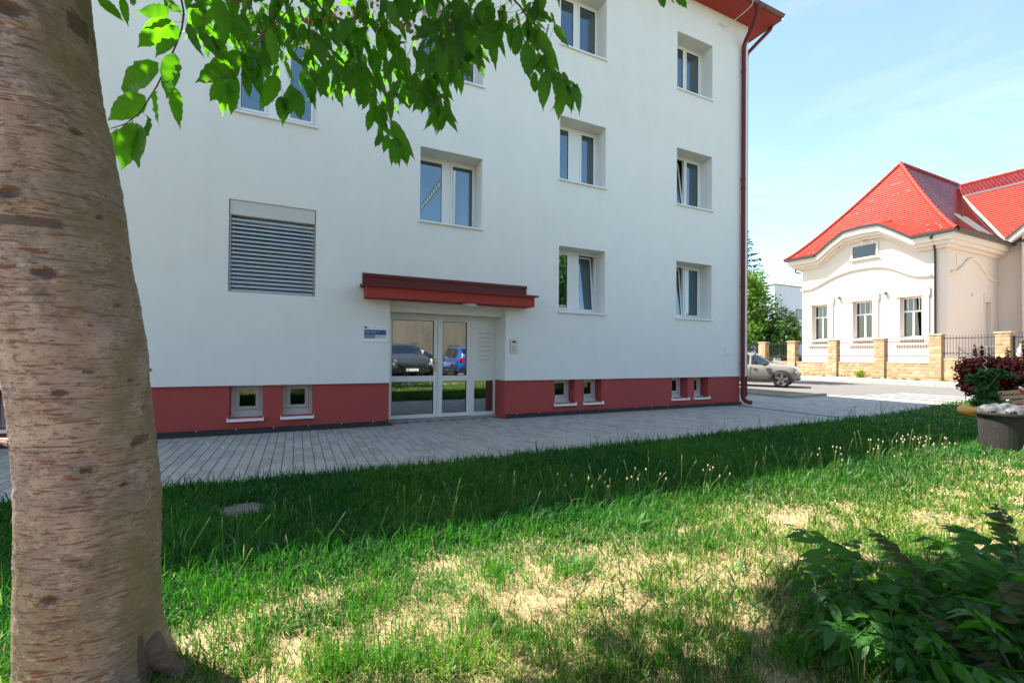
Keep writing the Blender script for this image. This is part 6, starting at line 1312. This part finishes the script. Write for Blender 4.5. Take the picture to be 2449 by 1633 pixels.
stub(293, 592, 1, .15, .010, .022); stub(343, 846, 1, -.1, .011, .02); stub(20, 1016, -1, .2, .016, .045); stub(366, 1010, 1, .0, .006, .02); stub(376, 1160, 1, -.3, .006, .02); stub(268, 418, 1, 0, .008, .016)

CHL = leafy_mat("cherry_leaf", (.012, .036, .007), (.28, .95, .012), .31, .40)
CL = [leaf_mesh("leaf", w_, f_, b_, CHL, .05, 13, 700 + k, tw) for k, (w_, f_, b_, tw) in enumerate(((.42, .25, .12, .1), (.36, .4, .25, -.3), (.31, .55, .3, .4), (.52, .15, .05, -.1), (.25, .7, .25, .2), (.38, .3, .4, .5)))]
TWG = mat("cherry_twig", (.13, .085, .05), .6, var=[(30, .6, (.07, .06, .03), 3)])
A3 = lambda a, c: (192 + a / 3.061, c / 3.061)
A4 = lambda a, c: (768.3 + a / 3.4986, c / 3.4986)
branches = []   # (polyline in view coordinates, distance, thickness)
def branch(pts, d0, d1, r0, r1):
    P = [at(x, y, d0 + (d1 - d0) * k / (len(pts) - 1)) for k, (x, y) in enumerate(pts)]
    s = np.linspace(0, len(P) - 1, len(P) * 4); P_ = np.array(P); P_ = np.stack([np.interp(s, np.arange(len(P)), P_[:, k]) for k in range(3)], 1)
    q = MB(); q.tube(P_, list(np.linspace(r0, r1, len(P_))), 6); o = q.build("branch", TWG, tree_o, smooth=True); branches.append((o, P_)); return o
branch([(396, -60), A3(690, 10), A3(705, 90), A3(690, 210), A3(645, 330), A3(520, 600), A3(400, 790), A3(300, 870), A3(190, 905)], 2.05, 1.95, .0050, .0018)
branch([A3(1500, -60), A3(1420, 100), A3(1210, 300), A3(1160, 370), A3(1000, 530), A3(960, 570)], 1.95, 1.85, .0035, .0013)
branch([A3(1560, -120), A3(1680, 80), A3(1880, 300), A3(1990, 560), A3(2090, 760), A3(2210, 960), A3(2245, 1060)], 2.35, 2.2, .006, .0013)
branch([A3(1150, -80), A3(1180, 60), A3(1260, 240)], 1.7, 1.7, .004, .002)
branch([A4(1380, -60), A4(1500, 60), A4(1570, 180), A4(1660, 390), A4(1720, 500), A4(1800, 590), A4(1870, 650), A4(1920, 660)], 2.05, 1.95, .0045, .0013)
branch([A4(1000, -60), A4(990, 20), A4(1090, 90)], 2.2, 2.1, .004, .002)
branch([A4(420, -60), A4(420, 200), A4(520, 480), A4(600, 640), A4(650, 740)], 2.5, 2.4, .005, .0013)
branch([A4(860, -40), A4(865, 190), A4(830, 420), A4(760, 640), A4(850, 820), A4(900, 900)], 2.3, 2.15, .004, .0013)
branch([A4(960, -80), A4(950, 100), A4(940, 300), A4(960, 560)], 2.0, 1.95, .004, .002)
branch([A4(1900, -140), A4(2650, -60), A4(2700, -10), A4(2730, 30)], 2.2, 2.2, .004, .002)
hand3 = [((605, 75), (375, 90), 3, 1.46), ((630, 150), (372, 330), 3, 1.46), ((665, 185), (490, 400), 0, 1.42), ((640, 375), (572, 692), 3, 1.38), ((525, 440), (185, 682), 1, 1.44), ((428, 672), (172, 850), 3, 1.43), ((520, 640), (482, 885), 4, 1.40), ((640, 615), (662, 886), 1, 1.45), ((345, 860), (265, 1212), 0, 1.38), ((372, 868), (372, 1178), 3, 1.40), ((445, 812), (440, 1050), 4, 1.43), ((270, 905), (210, 1122), 3, 1.46), ((735, 165), (808, 372), 1, 1.55), ((812, 188), (942, 432), 1, 1.55), ((840, 40), (720, 45), 2, 1.55), ((930, 60), (832, 190), 3, 1.6), ((110, -10), (272, 132), 0, 1.5), ((275, -15), (303, 172), 1, 1.5), ((560, -10), (662, 76), 1, 1.5), ((940, -20), (1015, 322), 0, 1.65), ((1045, 20), (1148, 352), 1, 1.7), ((1120, 365), (775, 627), 1, 1.85), ((975, 572), (888, 718), 3, 1.83), ((1042, 545), (1052, 812), 0, 1.83), ((1140, 465), (1157, 708), 1, 1.86), ((1205, 400), (1228, 662), 1, 1.9), ((1310, 205), (1352, 482), 3, 1.62), ((1265, 340), (1320, 512), 0, 1.8),
         ((1365, 535), (1240, 772), 0, 2.0), ((1392, 675), (1375, 858), 0, 2.0), ((1412, 675), (1408, 866), 2, 2.02), ((1455, 590), (1440, 862), 0, 2.03), ((1480, 615), (1540, 872), 0, 2.0), ((1560, 550), (1628, 732), 1, 2.04), ((1620, 560), (1605, 760), 4, 2.06), ((1700, 300), (1755, 360), 0, 2.1), ((1560, 210), (1750, 352), 1, 2.05), ((850, -40), (790, 60), 0, 1.6), ((640, -40), (590, 10), 3, 1.6), ((330, -30), (370, 60), 0, 1.6)]
hand4 = [((1205, -5), (1108, 168), 0, 2.05), ((1292, 65), (1172, 248), 1, 2.0), ((1362, 105), (1282, 302), 0, 2.0), ((1248, 255), (1300, 518), 1, 2.05), ((1320, 275), (1368, 465), 4, 2.05), ((1425, 205), (1392, 375), 1, 2.0), ((1482, 200), (1436, 522), 1, 2.0), ((1540, 325), (1568, 672), 0, 1.96), ((1640, 420), (1668, 640), 1, 2.0), ((1612, 575), (1598, 792), 1, 2.02), ((1702, 570), (1665, 878), 0, 1.96), ((1745, 480), (1788, 645), 1, 1.98), ((1820, 695), (1806, 978), 3, 1.92), ((1870, 685), (1890, 905), 1, 1.95), ((1648, 25), (1742, 245), 1, 2.0), ((1560, 60), (1708, 205), 0, 2.0), ((1640, 240), (1785, 562), 2, 1.98), ((1870, 650), (1980, 722), 4, 1.93), ((1835, 580), (1905, 762), 4, 1.95),
         ((865, 185), (628, 312), 0, 1.95), ((880, 325), (838, 642), 0, 1.92), ((805, 440), (715, 645), 0, 1.93), ((950, 205), (1012, 592), 0, 1.92), ((1000, 105), (1112, 252), 1, 2.0), ((1130, 165), (1140, 382), 1, 2.05), ((1170, 225), (1208, 342), 4, 2.05), ((1060, 325), (1192, 515), 1, 2.0), ((1060, 405), (1065, 582), 1, 2.0), ((1080, 415), (1152, 562), 1, 2.02), ((860, 615), (892, 792), 1, 2.1), ((955, 595), (1028, 738), 1, 2.1), ((768, 715), (790, 985), 1, 2.2), ((850, 855), (880, 1008), 1, 2.2), ((888, 885), (932, 978), 4, 2.2), ((880, 815), (956, 948), 4, 2.2), ((740, 725), (698, 918), 0, 2.2), ((662, 775), (672, 912), 1, 2.3), ((612, 755), (604, 888), 1, 2.35), ((562, 695), (525, 852), 0, 2.35), ((502, 685), (494, 792), 1, 2.35), ((540, 515), (632, 682), 1, 2.3), ((420, 495), (438, 682), 1, 2.35), ((510, 555), (532, 692), 0, 2.35), ((245, 555), (202, 932), 1, 2.15), ((305, 875), (258, 1072), 0, 2.15), ((375, 1035), (336, 1235), 2, 2.12), ((432, 1078), (390, 1242), 0, 2.12), ((490, 1105), (542, 1275), 1, 2.12), ((455, 965), (622, 1258), 2, 2.12), ((115, 475), (68, 714), 1, 2.2), ((200, 585), (128, 735), 0, 2.2), ((270, 440), (330, 600), 1, 2.2), ((330, 580), (372, 750), 4, 2.2), ((300, 180), (430, 260), 1, 2.1), ((360, 250), (400, 520), 0, 2.15), ((2620, -70), (2642, 92), 0, 2.2), ((2725, -60), (2840, 68), 3, 2.2)]
sr = np.random.default_rng(11); leaves = []
for (bp, tp_, v_, d), A in [(h, A3) for h in hand3] + [(h, A4) for h in hand4]:
    leaves.append((A(*bp), A(*tp_), v_, d * 1.38 if (A is A3 and max(bp[0], tp_[0]) < 735) else d))
env_x = [330, 430, 520, 600, 700, 760, 830, 880, 950, 1020, 1080, 1125, 1180, 1240, 1275]; env_y = [20, 90, 100, 140, 180, 200, 170, 230, 220, 190, 150, 80, 80, 110, 60]
for bi, cnt in ((2, 16), (6, 16), (7, 16), (8, 8), (1, 8), (4, 10)):
    P_ = branches[bi][1]; q_ = proj(P_)
    for k in range(cnt):
        i = int(sr.uniform(.25, .98) * (len(P_) - 1)); x, y, d = q_[i]
        if y < -20: continue
        L_ = sr.uniform(.085, .125) / d * FPX / 1.04125; a = sr.normal(-.05 if k % 2 else .3, .25); x += sr.normal(0, 8); y += 10; leaves.append(((x, y), (x + L_ * math.sin(a), y + L_ * math.cos(a)), int(sr.choice([1, 2, 4, 5])), d + sr.normal(0, .05)))
tries = 0
while len(leaves) < 300 and tries < 5000:
    tries += 1; x = sr.uniform(430, 1275); ym = np.interp(x, env_x, env_y); y = sr.uniform(-70, ym)
    if x > 1130 and sr.random() < .6: continue
    if y < 0 and sr.random() < .35: continue
    d = sr.uniform(1.75, 2.75); L_ = sr.uniform(.09, .14) / d * FPX / 1.04125; a = sr.normal(.12, .38); leaves.append(((x, y), (x + L_ * math.sin(a), y + L_ * math.cos(a)), int(sr.integers(6)), d))
pet = MB(); allp = np.concatenate([P_ for _, P_ in branches]); own = np.concatenate([np.full(len(P_), k) for k, (_, P_) in enumerate(branches)])
for (b0, t0, v_, d) in leaves:
    Bp_, Tp_ = at(*b0, d), at(*t0, d + sr.normal(0, .02)); toc = CAMP - Bp_; nrm = toc / np.linalg.norm(toc) * (1 if sr.random() < .5 else -1) + sr.normal(0, .32, 3)
    dd = np.linalg.norm(allp - Bp_, axis=1); i = int(np.argmin(dd)); br_, _ = branches[int(own[i])]
    link("leaf", CL[v_], br_, mw=frame(Bp_, Tp_, nrm))
    if dd[i] < .16:
        j = i; mid = (allp[j] + Bp_) / 2 + np.array([0, 0, -.006]); pet.tube([allp[j], mid, Bp_], [.0011, .0009, .0009], 5, caps=False)
    else:
        u = np.array(Bp_) + np.array([sr.normal(0, .02), sr.normal(0, .02), .06]); pet.tube([u, (u + Bp_) / 2, Bp_], .0009, 5, caps=False)
bk = MB(); kb_ = 0
for bi, cnt in ((2, 26), (6, 26), (7, 24), (8, 14), (1, 12), (4, 14), (5, 10)):
    P_ = branches[bi][1]; q_ = proj(P_)
    for k in range(cnt):
        i = int(sr.uniform(.15, .97) * (len(P_) - 1)); x, y, d = q_[i]; L_ = sr.uniform(.085, .13) / d * FPX / 1.04125; a = sr.normal(.1, .38); d += sr.normal(.03, .05); Bp_, Tp_ = at(x + sr.normal(0, 14), y + 8, d), at(x + L_ * math.sin(a), y + 8 + L_ * math.cos(a), d + sr.normal(0, .03)); toc = CAMP - Bp_
        M = frame(Bp_, Tp_, toc / np.linalg.norm(toc) + sr.normal(0, .5, 3)); me_ = CL[int(sr.choice([1, 2, 4, 5]))]; bk.add([tuple(M @ v.co) for v in me_.vertices], [tuple(p.vertices) for p in me_.polygons])
while kb_ < 600:
    x = sr.uniform(440, 1265); ym = np.interp(x, env_x, env_y) * 1.02; y = sr.uniform(-110, ym)
    if x > 1125 and sr.random() < .7: continue
    kb_ += 1; d = sr.uniform(1.9, 3.0); L_ = sr.uniform(.075, .12) / d * FPX / 1.04125; a = sr.normal(.12, .42); Bp_, Tp_ = at(x, y, d), at(x + L_ * math.sin(a), y + L_ * math.cos(a), d + sr.normal(0, .03)); toc = CAMP - Bp_
    M = frame(Bp_, Tp_, toc / np.linalg.norm(toc) + sr.normal(0, .5, 3)); me_ = CL[int(sr.choice([0, 1, 2, 4, 5]))]; bk.add([tuple(M @ v.co) for v in me_.vertices], [tuple(p.vertices) for p in me_.polygons])
bko = bk.build("inner_leaves", CHL, tree_o, kind='stuff', smooth=True, fix=False); _c = bko.data.color_attributes.new("Col", 'FLOAT_COLOR', 'POINT'); _nl = len(bk.v) // 39; _vv = sr.uniform(.7, 1.3, _nl); _c.data.foreach_set('color', np.repeat(np.stack([_vv, _vv, _vv, np.ones(_nl)], 1), 39, 0).astype(np.float32).ravel())
pet.build("petioles", mat("reddish_petiole", (.2, .09, .05), .5), tree_o, kind='stuff', fix=False)
CH = [mat("unripe_cherry", c_, .25, spec=.5) for c_ in ((.22, .24, .04), (.32, .26, .05), (.42, .16, .04), (.4, .04, .02))]
cm_ = []
for M in CH:
    q = MB(); q.lathe([(0, -1), (.55, -.82), (.92, -.35), (1, .1), (.8, .62), (.4, .92), (0, .95)], n=10); c2_ = q.mesh("cherry"); c2_.polygons.foreach_set('use_smooth', [True] * len(c2_.polygons)); c2_.materials.append(M); cm_.append(c2_)
st2 = MB()
for (A, a, c_, n_, d) in ((A3, 1600, 160, 7, 1.98), (A3, 1720, 130, 12, 2.0), (A3, 1790, 120, 8, 2.0), (A3, 1920, 110, 9, 2.05), (A3, 2010, 60, 4, 2.1), (A4, 180, 130, 7, 2.1), (A4, 590, 215, 14, 2.15), (A4, 300, 80, 5, 2.1), (A4, 930, 165, 1, 1.85), (A4, 955, 280, 1, 1.85), (A4, 880, 295, 1, 1.85), (A4, 1340, 75, 1, 1.9), (A4, 1445, 170, 1, 1.9), (A4, 680, 300, 8, 2.1), (A4, 560, 180, 6, 2.05)):
    x, y = A(a, c_); root_ = at(x + sr.normal(0, 4), y - 26, d)
    for k in range(n_):
        p = at(x + sr.normal(0, 10 if n_ > 1 else 0), y + sr.normal(0, 10 if n_ > 1 else 0), d + sr.normal(0, .02)); i = int(np.argmin(np.linalg.norm(allp - p, axis=1)))
        link("cherry", cm_[int(sr.choice(4, p=[.62, .25, .10, .03]))], branches[int(own[i])][0], mw=Matrix.Translation(Vector(p)) @ Matrix.Scale(sr.uniform(.0062, .0088), 4)); st2.tube([root_, (root_ + p) / 2 + np.array([0, 0, .003]), p + np.array([0, 0, .006])], .0008, 4, caps=False)
st2.build("fruit_stalks", SEEDM, tree_o, kind='stuff', fix=False)
# limbs and the unseen crown above the picture; leaves set where shade is wanted
top = cen[-1][0]
for (en, r0) in (((1.1, -5.6, 4.6), .09), ((.4, -4.7, 5.0), .08), ((-1.9, -6.6, 4.8), .09), ((2.4, -6.3, 5.0), .07), ((.6, -7.2, 4.9), .08), ((-1.0, -5.6, 5.8), .10)):
    en = np.array(en); q = MB(); st0 = top - np.array([0, 0, .06]); q.tube([st0, st0 * .6 + en * .4 + np.array([0, 0, .35]), en], [r0 * 1.5, r0, r0 * .35], 9); q.build("limb", BK, tree_o, smooth=True)
dark = [(1680, 1660), (1700, 1580), (1760, 1520), (1810, 1450), (1760, 1390), (1820, 1340), (1900, 1290), (2100, 1310), (2420, 1270), (2420, 1640)]
def inpoly(x, y, poly):
    c_ = np.zeros(len(x), bool); j = len(poly) - 1
    for i in range(len(poly)):
        xi, yi = poly[i]; xj, yj = poly[j]; c_ ^= ((yi > y) != (yj > y)) & (x < (xj - xi) * (y - yi) / (yj - yi + 1e-9) + xi); j = i
    return c_
NC = 160000; r = np.random.default_rng(88); gx = r.uniform(.2, 5.2, NC); gy = r.uniform(-8.8, -6.0, NC); zz = r.uniform(2.9, 6.2, NC); C1 = np.stack([gx - .44 * zz, gy + .44 * zz, zz], 1)
C2 = np.array([.2, -6.6, 5.0]) + r.normal(size=(NC, 3)) * np.array([1.7, 1.4, .7]); C_ = np.concatenate([C1[: int(NC * .5)], C2[: int(NC * .5)]])
pa = proj(C_); infr = (pa[:, 2] > .05) & (pa[:, 0] > -160) & (pa[:, 0] < 2520) & (pa[:, 1] > -110) & (pa[:, 1] < 1700)
S = np.stack([C_[:, 0] + .44 * C_[:, 2], C_[:, 1] - .44 * C_[:, 2], np.zeros(len(C_))], 1); ps = proj(S); sh_in = (ps[:, 2] > .3) & (ps[:, 0] > -60) & (ps[:, 0] < 2420) & (ps[:, 1] < 1620); okd = inpoly(ps[:, 0], ps[:, 1], dark)
ab = []  # extra leaves up the sun's path, added to shade the spray below
for (b0, t0, v_, d) in leaves:
    if b0[1] > 110 or b0[0] < 480 or r.random() < (.25 if b0[1] < 80 else .5): continue
    for k in range(5):
        h_ = r.uniform(.25, 2.2); p = at(*b0, d) + np.array([-.44, .44, 1.0]) * h_ + r.normal(0, .05, 3); q_ = proj(p)[0]
        if q_[1] < -60 and q_[2] > .2: ab.append(p)
ab = np.array(ab); print('above', len(ab))
lump = mnoise  # clumped, so that flecks of sun pass
gap = fbm(N1, S[:, 0] * 3 + 20, S[:, 1] * 3 + 20) > .34
near = np.linalg.norm(C_ - np.array([.3, -6.4, 4.6]), axis=1) < 3.0
C_ = C_[~infr & (~sh_in | okd) & gap & near & (C_[:, 2] > 2.7)]; C_ = C_[r.permutation(len(C_))][:26000]; n = len(C_); C_ = np.concatenate([C_, ab]); n = len(C_)
nr_ = r.normal(size=(n, 3)) + np.array([-.3, .3, .9]); nr_ /= np.linalg.norm(nr_, axis=1)[:, None]; tt = np.cross(nr_, r.normal(size=(n, 3))); tt /= np.linalg.norm(tt, axis=1)[:, None]; bb_ = np.cross(nr_, tt); s = (.05 + .025 * r.random(n))[:, None]
quads_mesh("crown", np.stack([C_ - tt * s, C_ + bb_ * s * .5, C_ + tt * s, C_ - bb_ * s * .5], 1).reshape(-1, 3), leaf_mat("cherry_crown_leaf", (.02, .06, .01), .16), tree_o, 'stuff')
